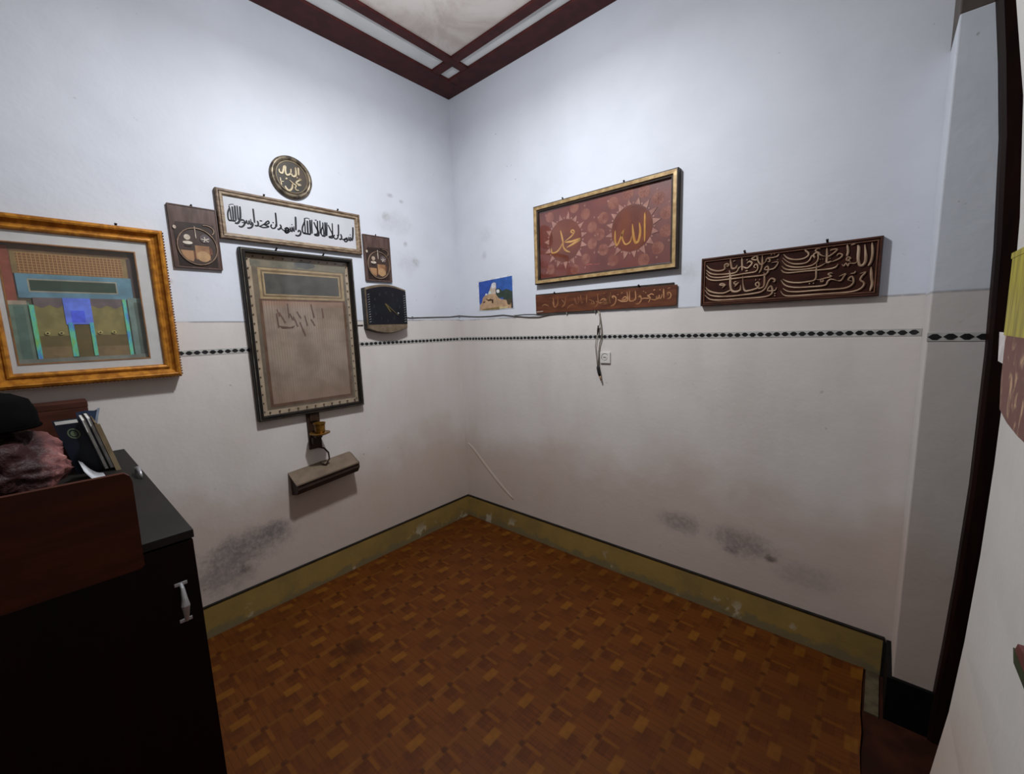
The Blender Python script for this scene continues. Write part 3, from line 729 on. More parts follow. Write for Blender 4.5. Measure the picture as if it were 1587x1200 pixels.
# ------------------------------------------------------------------ round plaque
r_ = thing('round_plaque', 'round dark plaque with raised Arabic calligraphy, highest on the left wall', 'plaque', (0, -1.104, 2.125))
RC = (0, -1.104, 2.226)
bm = bmesh.new(); lathe(bm, [(0.0, 0.0), (0.101, 0.0), (0.1035, 0.008), (0.102, 0.015), (0.097, 0.019), (0.090, 0.020), (0.083, 0.017), (0.080, 0.012), (0.0, 0.012)], RC, 'x', 48)
obj('rim', bm, surf('bronzed_rim', (118, 106, 88), 0.35, (62, 54, 46), 34, metal=0.35), r_, smooth=True)
bm = bmesh.new(); lathe(bm, [(0.0, 0.012), (0.079, 0.012), (0.079, 0.0135), (0.0, 0.0135)], RC, 'x', 40); obj('dark_disc', bm, surf('dark_green_disc', (58, 56, 52), 0.4, (76, 64, 54), 14), r_)
bm = bmesh.new(); P_ = ell(RC[1], RC[2], 0.075, 0.076, 40); stroke(bm, P_ + [P_[0]], 0.0035, 0.0135, 0.003, L, taper=1, n=1)
obj('inner_ring', bm, surf('brass_ring', (150, 134, 108), 0.35, (120, 104, 80), 20, metal=0.4), r_)
bm = bmesh.new(); strokes(bm, T_RD, 0.0135, 0.004, L, 1.6)
obj('lettering', bm, surf('pale_brass_letters', (192, 178, 148), 0.4, (168, 150, 118), 20, metal=0.2), r_)

# ------------------------------------------------------------------ black framed textile
M_BLK = surf('black_lacquer_frame', (20, 18, 17), 0.4, (30, 26, 23), 10, spec=0.2)
d_ = thing('framed_textile', 'tall black framed faded brown textile with striped curtain panel', 'picture', (0, -1.1, 1.0))
q = (-1.385, -0.818, 1.002, 1.849)
bm = bmesh.new(); frame_loops(bm, q, [(0, 0), (0, 0.028), (0.002, 0.031), (0.005, 0.031)], L)
frame_loops(bm, q, [(0.008, 0.031), (0.010, 0.036), (0.020, 0.036), (0.023, 0.030), (0.024, 0.011)], L); obj('frame', bm, M_BLK, d_)
bm = bmesh.new(); frame_loops(bm, q, [(0.0048, 0.030), (0.005, 0.0335), (0.008, 0.0335), (0.0083, 0.030)], L); obj('silver_fillet', bm, surf('worn_silver_fillet', (150, 146, 138), 0.3, (110, 100, 88), 20, metal=0.7), d_)
def cloth_stripes():
    t = NT('striped_curtain_print'); X = t.xyz()
    st = t.ramp(t.math('ABSOLUTE', t.math('SUBTRACT', t.math('FRACT', t.math('DIVIDE', X[1], 0.0125)), 0.5)), 0.1, 0.4)
    n = t.noise(6, 5, 0.6); c = t.mix(t.ramp(n, 0.35, 0.7), rgb(146, 130, 114), rgb(118, 102, 88))
    c = t.mix(t.math('MULTIPLY', st, 0.28), c, rgb(112, 90, 76))
    top = t.ramp(X[2], 1.555, 1.60); c = t.mix(t.math('MULTIPLY', top, t.ramp(st, 0, 1, 0.2, 0.75)), c, rgb(140, 96, 76))
    c = t.mix(t.math('MULTIPLY', t.ramp(X[2], 1.22, 1.10), 0.35), c, rgb(132, 100, 80))
    t.put(t.b.inputs['Base Color'], c); t.b.inputs['Roughness'].default_value = 0.7; return t.m
def aged_cloth(nm, a, b2, sc=10):
    t = NT(nm); n = t.noise(sc, 5, 0.65); t.put(t.b.inputs['Base Color'], t.mix(t.ramp(n, 0.32, 0.7), rgb(*a), rgb(*b2))); t.b.inputs['Roughness'].default_value = 0.75; return t.m
M_BEIGE = aged_cloth('aged_beige_border', (170, 152, 130), (146, 128, 106)); M_BAND = aged_cloth('aged_olive_band', (108, 94, 76), (88, 78, 66), 14)
M_GREENB = aged_cloth('aged_green_band', (118, 108, 90), (92, 90, 78), 22); M_SLATE = aged_cloth('aged_slate_field', (78, 74, 68), (58, 56, 52), 16)
M_GOLDB = aged_cloth('aged_gold_outline', (158, 138, 104), (134, 112, 80), 20)
P = [(rect(-1.362, -0.841, 1.025, 1.826), M_BEIGE), (rect(-1.336, -0.858, 1.050, 1.806), M_BAND), (rect(-1.340, -0.855, 1.768, 1.800), M_GREENB),
     (ell(-1.08, 1.792, 0.055, 0.018, 16), flat(88, 88, 84)), (rect(-1.310, -0.874, 1.612, 1.764), M_GOLDB), (rect(-1.298, -0.886, 1.622, 1.754), flat(116, 96, 72)),
     (rect(-1.290, -0.896, 1.630, 1.744), M_GOLDB), (rect(-1.283, -0.904, 1.636, 1.737), M_SLATE),
     (rect(-1.318, -0.872, 1.062, 1.612), flat(104, 78, 62)), (rect(-1.304, -0.887, 1.078, 1.602), cloth_stripes())]
for i, (sx, sz) in enumerate([(-1.235, 1.540), (-1.21, 1.515), (-1.19, 1.55), (-1.17, 1.52), (-1.15, 1.495), (-1.245, 1.50), (-1.13, 1.53), (-1.10, 1.50), (-1.06, 1.55), (-1.06, 1.49), (-1.01, 1.54), (-1.115, 1.455)]):
    a = 0.5 + 0.5 * math.sin(i * 2.3); l_ = 0.018 + 0.01 * (i % 3)
    P.append(([(sx - l_ * a, sz + l_), (sx - l_ * a + 0.006, sz + l_ + 0.004), (sx + 0.008, sz - l_ * 0.8), (sx, sz - l_)], flat(104, 82, 72)))
P.append(([(-1.24, 1.478), (-1.185, 1.470), (-1.16, 1.478), (-1.17, 1.464), (-1.225, 1.462)], flat(96, 74, 64)))
k = 0
for i in range(18):
    z = 1.045 + i * 0.0445
    for s in (-1.350, -0.852): P.append((ell(s, z, 0.0035, 0.0045, 6), flat(92, 76, 64)))
for i in range(11):
    s = -1.325 + i * 0.046
    for z in (1.040, 1.814): P.append((ell(s, z, 0.0045, 0.0035, 6), flat(96, 80, 66)))
layers('printed_textile', d_, L, 0.006, P, 0.0001)
glass('textile', (-1.363, -0.840, 1.024, 1.827), 0.014, L, d_)
nail(d_, -1.213, 1.852, L); nail(d_, -0.975, 1.850, L)

# ------------------------------------------------------------------ clock
k_ = thing('wall_clock', 'square black faced wall clock with arched beige case, beside the textile', 'clock', (0, -0.63, 1.42))
def arc(s0, s1, z0, zp, n=12): return [(s0 + (s1 - s0) * i / n, z0 + (zp - z0) * math.sin(math.pi * i / n)) for i in range(n + 1)]
body = arc(-0.764, -0.486, 1.690, 1.716) + list(reversed(arc(-0.764, -0.486, 1.450, 1.420)))
bm = bmesh.new(); prism(bm, body, 0.0, 0.040, L); obj('case', bm, surf('dark_clock_side', (44, 40, 36), 0.5, (30, 27, 24), 20), k_)
bm = bmesh.new(); inner = [( -0.625 + (s + 0.625) * 0.975, 1.57 + (z - 1.57) * 0.965) for s, z in body]
A = [bm.verts.new(L(s, z, 0.040)) for s, z in body]; B = [bm.verts.new(L(s, z, 0.050)) for s, z in inner]; B2 = [bm.verts.new(L(s, z, 0.0495)) for s, z in inner]
loop_quad(bm, A, B); bm.faces.new(B); obj('case_front', bm, surf('beige_clock_case', (118, 102, 84), 0.45, (92, 78, 62), 20), k_)
face = arc(-0.7605, -0.4895, 1.678, 1.702) + [(-0.4895, 1.476), (-0.7605, 1.476)]
bm = bmesh.new(); prism(bm, face, 0.0495, 0.052, L); obj('clock_face', bm, surf('black_clock_face', (26, 28, 33), 0.18, (32, 34, 40), 8), k_)
bm = bmesh.new()
for i in range(12):
    z = 1.488 + i * 0.0145
    for s in (-0.503, -0.748): prism(bm, [(s - 0.006, z), (s + 0.006, z + 0.004), (s + 0.006, z + 0.007), (s - 0.006, z + 0.003)], 0.052, 0.0535, L)
o = obj('side_ribs', bm, surf('grey_ribs', (140, 142, 142), 0.4), k_); o['kind'] = 'stuff'
for i in range(12):
    a = math.pi / 2 - i * math.pi / 6; cs, cz = -0.630 + 0.088 * math.cos(a), 1.582 + 0.082 * math.sin(a)
    bm = bmesh.new()
    if i in (0, 10, 11): stroke(bm, [(cs - 0.005, cz - 0.008), (cs - 0.005, cz + 0.008)], 0.003, 0.052, 0.0006, L); stroke(bm, ell(cs + 0.004, cz, 0.004, 0.007, 8), 0.0025, 0.052, 0.0006, L, n=1)
    elif i % 2: stroke(bm, [(cs - 0.004, cz + 0.007), (cs + 0.004, cz + 0.006), (cs, cz), (cs + 0.004, cz - 0.005), (cs - 0.004, cz - 0.007)], 0.0028, 0.052, 0.0006, L)
    else: stroke(bm, ell(cs, cz - 0.003, 0.004, 0.005, 8) + [(cs - 0.003, cz + 0.008)], 0.0028, 0.052, 0.0006, L, n=1)
    obj('numeral', bm, flat(54, 56, 60, 0.4), k_)
M_HAND = surf('gold_clock_hand', (112, 98, 62), 0.4, (92, 80, 48), 10, metal=0.3)
bm = bmesh.new(); prism(bm, [(-0.646, 1.598), (-0.636, 1.600), (-0.605, 1.552), (-0.612, 1.548)], 0.0545, 0.056, L); obj('hour_hand', bm, M_HAND, k_)
bm = bmesh.new(); prism(bm, [(-0.634, 1.592), (-0.630, 1.594), (-0.556, 1.530), (-0.559, 1.528)], 0.0565, 0.0575, L); obj('minute_hand', bm, M_HAND, k_)
bm = bmesh.new(); lathe(bm, [(0.0, 0.052), (0.004, 0.052), (0.003, 0.059), (0.0, 0.059)], (0, -0.634, 1.590), 'x', 12); obj('hub', bm, M_HAND, k_)
bm = bmesh.new(); lathe(bm, [(0.0, 0.052), (0.004, 0.052), (0.003, 0.055), (0.0, 0.055)], (0, -0.553, 1.543), 'x', 10); obj('white_stud', bm, flat(220, 220, 216), k_)

# ------------------------------------------------------------------ cable along the dado
M_CABLE = surf('grey_cable', (66, 63, 60), 0.5, (84, 80, 76), 20)
c_ = thing('wall_cable', 'thin grey cable running along the dado line from the clock through the corner', 'cable', (0.01, -0.4, 1.49))
bm = bmesh.new()
tube(bm, [(0.004, -0.815, 1.474), (0.004, -0.77, 1.474)], 0.0028, 6)
tube(bm, [(0.004, -0.487, 1.525), (0.004, -0.44, 1.516), (0.004, -0.40, 1.517), (0.004, -0.30, 1.519), (0.004, -0.20, 1.521), (0.004, -0.10, 1.522), (0.005, -0.03, 1.528), (0.007, -0.007, 1.529), (0.03, -0.005, 1.528), (0.10, -0.004, 1.521), (0.2, -0.004, 1.515), (0.315, -0.004, 1.513), (0.435, -0.004, 1.516), (0.54, -0.004, 1.503), (0.654, -0.004, 1.491), (0.735, -0.004, 1.488), (0.813, -0.004, 1.499), (0.88, -0.004, 1.502), (0.943, -0.004, 1.503), (1.04, -0.004, 1.502), (1.14, -0.004, 1.501)], 0.0028, 6)
tube(bm, [(0.54, -0.003, 1.508), (0.62, -0.003, 1.511), (0.70, -0.003, 1.508), (0.76, -0.003, 1.500), (0.82, -0.003, 1.502)], 0.0016, 6)
obj('cable', bm, M_CABLE, c_, smooth=True)
for (x, y, z) in [(0.005, -0.415, 1.519), (0.008, -0.008, 1.529), (0.54, -0.005, 1.505), (0.943, -0.006, 1.502), (1.13, -0.006, 1.502)]:
    bm = bmesh.new(); box(bm, (x - 0.004, y - 0.005, z - 0.006), (x + 0.004, y + 0.004, z + 0.006), 0.002); obj('cable_clip', bm, surf('clip', (120, 118, 116), 0.5) if 'clip' not in bpy.data.materials else bpy.data.materials['clip'], c_)

# ------------------------------------------------------------------ dark lamp bracket and wooden light cover below the textile
M_BRK = surf('dark_brown_bracket', (54, 36, 24), 0.45, (38, 25, 17), 20)
M_BRASS = surf('old_brass', (142, 104, 42), 0.32, (96, 66, 26), 24, metal=0.6)
s_ = thing('wall_sconce', 'small dark wooden wall bracket with brass candle cup, under the textile', 'sconce', (0, -1.11, 0.80))
bm = bmesh.new(); box(bm, (0, -1.150, 0.800), (0.014, -1.082, 1.020), 0.003); obj('back_plate', bm, M_BRK, s_)
bm = bmesh.new(); lathe(bm, [(0.0, -0.012), (0.030, -0.010), (0.052, 0.0), (0.056, 0.004), (0.050, 0.006), (0.028, 0.002), (0.0, 0.0)], (0.075, -1.115, 0.895), 'z', 8); obj('drip_tray', bm, M_BRASS, s_)
bm = bmesh.new(); lathe(bm, [(0.0, 0.0), (0.022, 0.0), (0.026, 0.010), (0.028, 0.045), (0.031, 0.050), (0.031, 0.056), (0.026, 0.056), (0.024, 0.012), (0.0, 0.012)], (0.072, -1.112, 0.897), 'z', 16); obj('candle_cup', bm, M_BRASS, s_, smooth=False)
bm = bmesh.new(); box(bm, (0.012, -1.135, 0.868), (0.070, -1.100, 0.888), 0.003); box(bm, (0.012, -1.142, 0.830), (0.042, -1.094, 0.870), 0.004); obj('arm', bm, M_BRK, s_)
bm = bmesh.new(); box(bm, (0.0135, -1.138, 0.955), (0.022, -1.094, 1.000), 0.004); obj('upper_block', bm, M_BRK, s_)
bm = bmesh.new(); tube(bm, [(0.012, -1.10, 0.805), (0.03, -1.080, 0.795), (0.045, -1.066, 0.770), (0.05, -1.066, 0.735), (0.045, -1.085, 0.705), (0.035, -1.100, 0.712), (0.03, -1.108, 0.722)], 0.005, 8); obj('lower_hook', bm, M_BRK, s_, smooth=True)
t_ = thing('light_cover', 'long drooping grey-brown wooden light cover hung low on the left wall', 'light cover', (0, -1.09, 0.60))
M_COV = surf('grey_brown_board', (112, 96, 80), 0.6, (98, 82, 68), 12, stretch=(1, 1, 1)); M_COVD = surf('dark_underside_board', (58, 42, 32), 0.6, (46, 33, 25), 14)
def cover(bm, prof, s0, s1, drop):
    rings = []
    for s in (s0, s1):
        dz = -drop * (s1 - s) / (s1 - s0); rings.append([bm.verts.new((x, s, z + dz)) for x, z in prof])
    loop_quad(bm, rings[0], rings[1]); bm.faces.new(rings[0]); bm.faces.new(list(reversed(rings[1])))
bm = bmesh.new(); cover(bm, [(0.0, 0.734), (0.100, 0.688), (0.101, 0.681), (0.0, 0.727)], -1.272, -0.922, 0.034); obj('top_board', bm, M_COV, t_)
bm = bmesh.new(); cover(bm, [(0.0, 0.7265), (0.092, 0.684), (0.094, 0.655), (0.070, 0.624), (0.0, 0.606)], -1.262, -0.914, 0.034); obj('trough', bm, M_COVD, t_)

# ------------------------------------------------------------------ right wall: postcard
p_ = thing('postcard_print', 'small unframed photo print of a domed hilltop building under blue sky', 'photograph', (0.366, 0, 1.556))
def pc(x, y): return (0.208 + (x - 110) / 1110 * 0.324, 1.771 - (y - 110) / 985 * 0.213 - (x - 110) / 1110 * 0.004)
def pp(*a): return [pc(x, y) for x, y in a]
bm = bmesh.new(); prism(bm, pp((100, 175), (1225, 95), (1225, 1100), (100, 1130)), 0.0008, 0.0016, R); obj('paper', bm, flat(214, 216, 222), p_)
layers('printed_picture', p_, R, 0.0016, [(pp((140, 215), (1195, 140), (1195, 1080), (140, 1110)), flat(52, 92, 168)), (pp((140, 215), (600, 180), (520, 640), (140, 900)), flat(46, 78, 162)),
    (pp((150, 1105), (150, 930), (220, 860), (260, 720), (350, 630), (560, 610), (760, 640), (800, 780), (1100, 860), (1190, 900), (1190, 1080)), flat(184, 150, 118)),
    (pp((430, 620), (480, 510), (540, 380), (570, 300), (640, 270), (700, 300), (700, 420), (690, 620)), flat(196, 178, 162)),
    (pp((545, 420), (575, 300), (640, 272), (695, 300), (680, 420), (600, 450)), flat(206, 204, 208)),
    (pp((430, 620), (470, 540), (520, 500), (540, 600)), flat(196, 206, 196)), (pp((335, 640), (355, 590), (405, 590), (420, 640)), flat(206, 214, 218)),
    (pp((690, 640), (680, 480), (800, 470), (900, 560), (1000, 500), (1190, 590), (1190, 900), (1080, 940), (1000, 820), (930, 820), (900, 740), (770, 760)), flat(54, 66, 56)),
    (pp((700, 560), (710, 505), (760, 495), (800, 520), (800, 590), (740, 605)), flat(214, 216, 218)),
    (pp((1040, 970), (1000, 820), (1190, 800), (1110, 980)), flat(70, 62, 44)),
    (pp((360, 760), (420, 740), (600, 790), (590, 900), (550, 900), (550, 820), (440, 825)), flat(70, 44, 28)), (pp((400, 745), (480, 735), (480, 775), (410, 775)), flat(200, 176, 132)), (pp((260, 840), (330, 820), (330, 860), (270, 870)), flat(84, 56, 44)),
    (pp((230, 1070), (780, 1020), (780, 1100), (230, 1100)), flat(132, 112, 68)), (pp((780, 1030), (1040, 1030), (1020, 1080), (780, 1085)), flat(206, 188, 138)),
    (pp((1150, 880), (1190, 880), (1190, 1080), (1150, 1080)), flat(60, 46, 34))], 0.00012)

# ------------------------------------------------------------------ right wall: big red-brown framed panel
M_DKF = surf('dark_frame_wood', (58, 46, 38), 0.4, (38, 30, 25), 12); M_GILT = surf('pale_gilt_strip', (178, 150, 106), 0.36, (140, 112, 74), 9, stretch=(3, 3, 3), metal=0.2)
e_ = thing('calligraphy_picture', 'big red-brown framed panel with two flower medallions of golden calligraphy', 'picture', (1.157, 0, 1.68))
q = (0.732, 1.582, 1.681, 2.131)
bm = bmesh.new(); frame_loops(bm, q, [(0, 0), (0, 0.030), (0.003, 0.033), (0.006, 0.033)], R); frame_loops(bm, q, [(0.024, 0.031), (0.027, 0.028), (0.033, 0.027), (0.034, 0.010)], R); obj('frame', bm, M_DKF, e_)
bm = bmesh.new(); frame_loops(bm, q, [(0.0055, 0.031), (0.006, 0.035), (0.022, 0.034), (0.0245, 0.029)], R); obj('gilt_strip', bm, M_GILT, e_)
t = NT('red_brown_velvet_panel'); n = t.noise(7, 5, 0.6); t.put(t.b.inputs['Base Color'], t.mix(t.ramp(n, 0.3, 0.7), rgb(108, 46, 34), rgb(88, 36, 28))); t.b.inputs['Roughness'].default_value = 0.5
bm = bmesh.new(); prism(bm, rect(0.762, 1.552, 1.711, 2.101), 0.004, 0.0142, R); obj('red_panel', bm, t.m, e_)
M_TRI = surf('dusty_pink_petal', (160, 116, 102), 0.5, (136, 92, 80), 30); M_ROS = surf('faded_rosette', (134, 84, 68), 0.5, (116, 64, 52), 30); M_MED = surf('medallion_brown', (108, 52, 28), 0.4, (92, 40, 26), 12)
M_GLET = surf('golden_letters', (198, 150, 82), 0.35, (172, 122, 60), 14, metal=0.25)
rng = random.Random(3)
for (cs, cz, rs, rz, nt, TT, rr, lim) in ((0.943, 1.908, 0.108, 0.113, 15, T_M1, 0.029, None), (1.347, 1.905, 0.108, 0.110, 16, T_M2, 0.031, None)):
    bm = bmesh.new(); prism(bm, ell(cs, cz, rs, rz, 32), 0.0142, 0.0148, R); obj('medallion', bm, M_MED, e_)
    bm = bmesh.new()
    for k in range(nt):
        a = 2 * math.pi * (k + 0.3) / nt; da = 0.13 + rng.uniform(-0.03, 0.02); tip = 1.37 + rng.uniform(-0.05, 0.05)
        prism(bm, [(cs + rs * 1.04 * math.cos(a - da), cz + rz * 1.04 * math.sin(a - da)), (cs + rs * 1.04 * math.cos(a + da), cz + rz * 1.04 * math.sin(a + da)), (cs + rs * tip * math.cos(a), cz + rz * tip * math.sin(a))], 0.0142, 0.0162, R)
        a += math.pi / nt; prism(bm, ell(cs + rs * 1.10 * math.cos(a), cz + rz * 1.10 * math.sin(a), 0.005, 0.005, 6), 0.0142, 0.0158, R)
    o = obj('petals', bm, M_TRI, e_); o['kind'] = 'stuff'
    nr = 13
    for k in range(nr):
        a = 2 * math.pi * (k + 0.5) / nr; s = cs + rs * 1.68 * math.cos(a); z = cz + rz * 1.58 * math.sin(a)
        if not (0.79 < s < 1.53 and 1.735 < z < 2.078): continue
        bm = bmesh.new(); prism(bm, ell(s, z, rr, rr, 14), 0.0142, 0.0146, R)
        for j in range(4):
            b_ = j * math.pi / 4; stroke(bm, [(s - rr * 0.8 * math.cos(b_), z - rr * 0.8 * math.sin(b_)), (s + rr * 0.8 * math.cos(b_), z + rr * 0.8 * math.sin(b_))], 0.004, 0.0146, 0.0005, R, n=1)
        obj('rosette', bm, M_ROS, e_)
    bm = bmesh.new()
    for k in range(14):
        a = 2 * math.pi * k / 14; s = cs + rs * 1.95 * math.cos(a); z = cz + rz * 1.85 * math.sin(a)
        if 0.78 < s < 1.54 and 1.72 < z < 2.09: prism(bm, ell(s, z, 0.005, 0.006, 7), 0.0142, 0.0152, R)
    o = obj('small_dots', bm, M_TRI, e_); o['kind'] = 'stuff'
    bm = bmesh.new(); strokes(bm, TT, 0.0148, 0.0014, R, 1.35, taper=0.3); obj('lettering', bm, M_GLET, e_)
bm = bmesh.new(); stroke(bm, [(1.08, 1.756), (1.105, 1.759), (1.12, 1.754)], 0.004, 0.0142, 0.0006, R); stroke(bm, [(1.13, 1.758), (1.15, 1.752), (1.165, 1.757)], 0.004, 0.0142, 0.0006, R); obj('signature', bm, flat(170, 84, 72), e_)
glass('panel', (0.760, 1.554, 1.709, 2.103), 0.020, R, e_)
nail(e_, 0.930, 2.131, R); nail(e_, 1.303, 2.131, R)

# ------------------------------------------------------------------ narrow lettered strip
f_ = thing('lettered_board', 'narrow brown wooden board with thin gold Arabic lettering, under the red-brown panel', 'sign', (1.148, 0, 1.508))
M_STR = surf('reddish_brown_board', (98, 56, 36), 0.4, (78, 42, 28), 9, stretch=(1, 6, 6))
bm = bmesh.new(); prism(bm, [(0.720, 1.509), (1.578, 1.507), (1.580, 1.606), (0.718, 1.619)], 0.005, 0.0118, R); bmesh.ops.bevel(bm, geom=list(bm.edges), offset=0.0015, segments=1, affect='EDGES'); obj('board', bm, M_STR, f_)
bm = bmesh.new(); prism(bm, [(0.715, 1.513), (1.562, 1.511), (1.562, 1.618), (0.715, 1.626)], 0.0, 0.005, R); obj('backing_board', bm, M_DKF, f_)
bm = bmesh.new(); strokes(bm, T_S1, 0.0118, 0.0008, R, 1.25, taper=0.5, n=3); obj('lettering', bm, surf('thin_gold_paint', (178, 130, 92), 0.45, (150, 104, 68), 20), f_)
bm = bmesh.new(); strokes(bm, T_S2, 0.0118, 0.0008, R, 1.2, taper=0.5, n=3); o = obj('worn_lettering', bm, surf('worn_gold_paint', (142, 98, 64), 0.5, (104, 62, 40), 16), f_); o['label'] = 'faded half of the lettering'
bm = bmesh.new(); prism(bm, [(0.722, 1.517), (0.775, 1.520), (0.775, 1.524), (0.722, 1.522)], 0.0118, 0.0128, R); obj('pale_chip', bm, flat(190, 170, 160), f_)
nail(f_, 0.862, 1.615, R); nail(f_, 1.386, 1.608, R)

# ------------------------------------------------------------------ carved board
h_ = thing('carved_board', 'dark carved wooden board crowded with flowing raised calligraphy, rightmost on the wall', 'carving', (2.0, 0, 1.497))
M_CRV = surf('dark_carved_wood', (74, 42, 32), 0.38, (50, 28, 22), 10, stretch=(1, 4, 4)); M_CRF = surf('carved_ground', (54, 26, 19), 0.6, (36, 17, 12), 14, spec=0.1)
M_CRL = surf('worn_carved_ridge', (176, 150, 126), 0.45, (140, 112, 90), 16)
q = (1.692, 2.314, 1.497, 1.709)
bm = bmesh.new(); frame_loops(bm, q, [(0, 0), (0, 0.022), (0.003, 0.0245), (0.007, 0.0245), (0.010, 0.019), (0.012, 0.019)], R); obj('edge_moulding', bm, M_CRV, h_)
bm = bmesh.new(); frame_loops(bm, q, [(0.0115, 0.0165), (0.0125, 0.0225), (0.0155, 0.0225), (0.0165, 0.0165)], R); obj('inner_bead', bm, surf('bead_wood', (112, 74, 56), 0.4), h_)
bm = bmesh.new(); prism(bm, rect(q[0] + 0.011, q[1] - 0.011, q[2] + 0.011, q[3] - 0.011), 0.002, 0.0165, R); obj('carved_ground', bm, M_CRF, h_)
bm = bmesh.new(); strokes(bm, T_C1, 0.0165, 0.006, R, 1.35, taper=0.35, prof=((-1, 0), (-0.75, 0.7), (-0.25, 1), (0.25, 1), (0.75, 0.7), (1, 0)), n=3)
strokes(bm, T_C2, 0.0165, 0.006, R, 1.35, taper=0.35, prof=((-1, 0), (-0.75, 0.7), (-0.25, 1), (0.25, 1), (0.75, 0.7), (1, 0)), n=3); obj('raised_lettering', bm, M_CRL, h_)
nail(h_, 1.865, 1.708, R); nail(h_, 2.150, 1.708, R)

# ------------------------------------------------------------------ socket and hanging cable
n_ = thing('wall_socket', 'small square white socket plate low on the right wall', 'socket', (1.19, 0, 1.215))
M_SOC = surf('socket_plastic', (206, 202, 196), 0.4, (198, 194, 188), 8)
bm = bmesh.new(); box(bm, (1.160, -0.009, 1.216), (1.222, 0, 1.278), 0.003); obj('plate', bm, M_SOC, n_)
bm = bmesh.new(); P_ = ell(1.190, 1.250, 0.020, 0.020, 24); stroke(bm, P_[2:16], 0.0028, 0.009, 0.0008, R, taper=0.6, n=1); stroke(bm, [(1.181, 1.250), (1.200, 1.249)], 0.0045, 0.011, 0.0006, R); obj('dark_recess', bm, flat(60, 58, 58), n_)
bm = bmesh.new(); lathe(bm, [(0.0, 0.009), (0.0165, 0.009), (0.0155, 0.011), (0.0, 0.011)], (1.190, 0, 1.250), 'y', 24)
obj('round_cover', bm, M_SOC, n_)
j_ = thing('hanging_cable', 'two-strand grey cable with black plug dangling beside the socket', 'cable', (1.15, 0, 1.12))
bm = bmesh.new()
tube(bm, [(1.150, -0.008, 1.503), (1.160, -0.010, 1.480), (1.168, -0.010, 1.430), (1.172, -0.010, 1.390), (1.170, -0.010, 1.355), (1.158, -0.010, 1.320), (1.153, -0.010, 1.27), (1.154, -0.012, 1.200)], 0.0032, 6)
tube(bm, [(1.158, -0.008, 1.500), (1.163, -0.012, 1.440), (1.152, -0.012, 1.400), (1.139, -0.012, 1.350), (1.134, -0.012, 1.310), (1.140, -0.012, 1.250), (1.147, -0.012, 1.195)], 0.0022, 6); obj('strands', bm, surf('beige_grey_cable', (150, 140, 126), 0.5, (110, 102, 92), 30), j_, smooth=True)
bm = bmesh.new(); tube(bm, [(1.152, -0.013, 1.425), (1.153, -0.014, 1.405), (1.148, -0.013, 1.375)], [0.003, 0.006, 0.003], 8); obj('knot', bm, M_IRON, j_, smooth=True)
bm = bmesh.new(); tube(bm, [(1.149, -0.013, 1.200), (1.151, -0.014, 1.192), (1.158, -0.016, 1.165), (1.164, -0.018, 1.145)], [0.006, 0.009, 0.009, 0.007], 10); obj('plug', bm, flat(24, 22, 22, 0.4), j_, smooth=True)
bm = bmesh.new(); tube(bm, [(1.164, -0.018, 1.146), (1.170, -0.019, 1.132), (1.172, -0.019, 1.122)], [0.006, 0.0055, 0.004], 8); obj('brown_tip', bm, flat(150, 118, 84), j_, smooth=True)

# ------------------------------------------------------------------ cabinet
M_CAB = surf('dark_wenge_cabinet', (24, 6, 5), 0.5, (17, 4, 4), 6, stretch=(6, 6, 0.6), spec=0.12); M_CTOP = surf('matt_black_top', (30, 26, 24), 0.6, (25, 22, 20), 10, spec=0.25)
M_CHROME = surf('chrome', (190, 190, 194), 0.32, (176, 176, 180), 10, metal=0.7)
a_ = thing('cabinet', 'dark brown cabinet with black top and chrome handle against the left wall', 'cabinet', (0.58, -2.6, 0.0))
bm = bmesh.new(); box(bm, (0.016, -3.3, 0.03), (1.138, -1.889, 0.962), 0.002); box(bm, (0.03, -3.29, 0.0), (1.10, -1.91, 0.03)); obj('body', bm, M_CAB, a_)
bm = bmesh.new(); box(bm, (0.002, -3.31, 0.962), (1.152, -1.886, 0.982), 0.002); obj('top', bm, M_CTOP, a_)
for (y0, y1, hy) in ((-2.58, -1.889, -1.923), (-3.295, -2.585, -2.62)):
    bm = bmesh.new(); box(bm, (1.1385, y0, 0.05), (1.1515, y1, 0.958), 0.002); dr = obj('door', bm, M_CAB, a_)
    bm = bmesh.new(); tube(bm, [(1.150, hy, 0.772), (1.166, hy, 0.778), (1.172, hy, 0.800), (1.173, hy, 0.817), (1.172, hy, 0.834), (1.166, hy, 0.856), (1.150, hy, 0.862)], [0.0035, 0.004, 0.006, 0.0085, 0.006, 0.004, 0.0035], 10)
    box(bm, (1.150, hy - 0.012, 0.858), (1.154, hy + 0.012, 0.866), 0.001); box(bm, (1.150, hy - 0.012, 0.768), (1.154, hy + 0.012, 0.776), 0.001); obj('handle', bm, M_CHROME, dr, smooth=False)
# chrome catch on the top edge
bm = bmesh.new(); tube(bm, [(0.47, -1.905, 0.983), (0.475, -1.905, 0.999), (0.52, -1.903, 1.008), (0.565, -1.903, 1.001), (0.57, -1.903, 0.983)], [0.003, 0.004, 0.0065, 0.004, 0.003], 8); o = obj('metal_catch', bm, M_CHROME, smooth=True, origin=(0.52, -1.904, 0.983)); tag(o, 'small chrome catch on the right edge of the black cabinet top', 'catch')
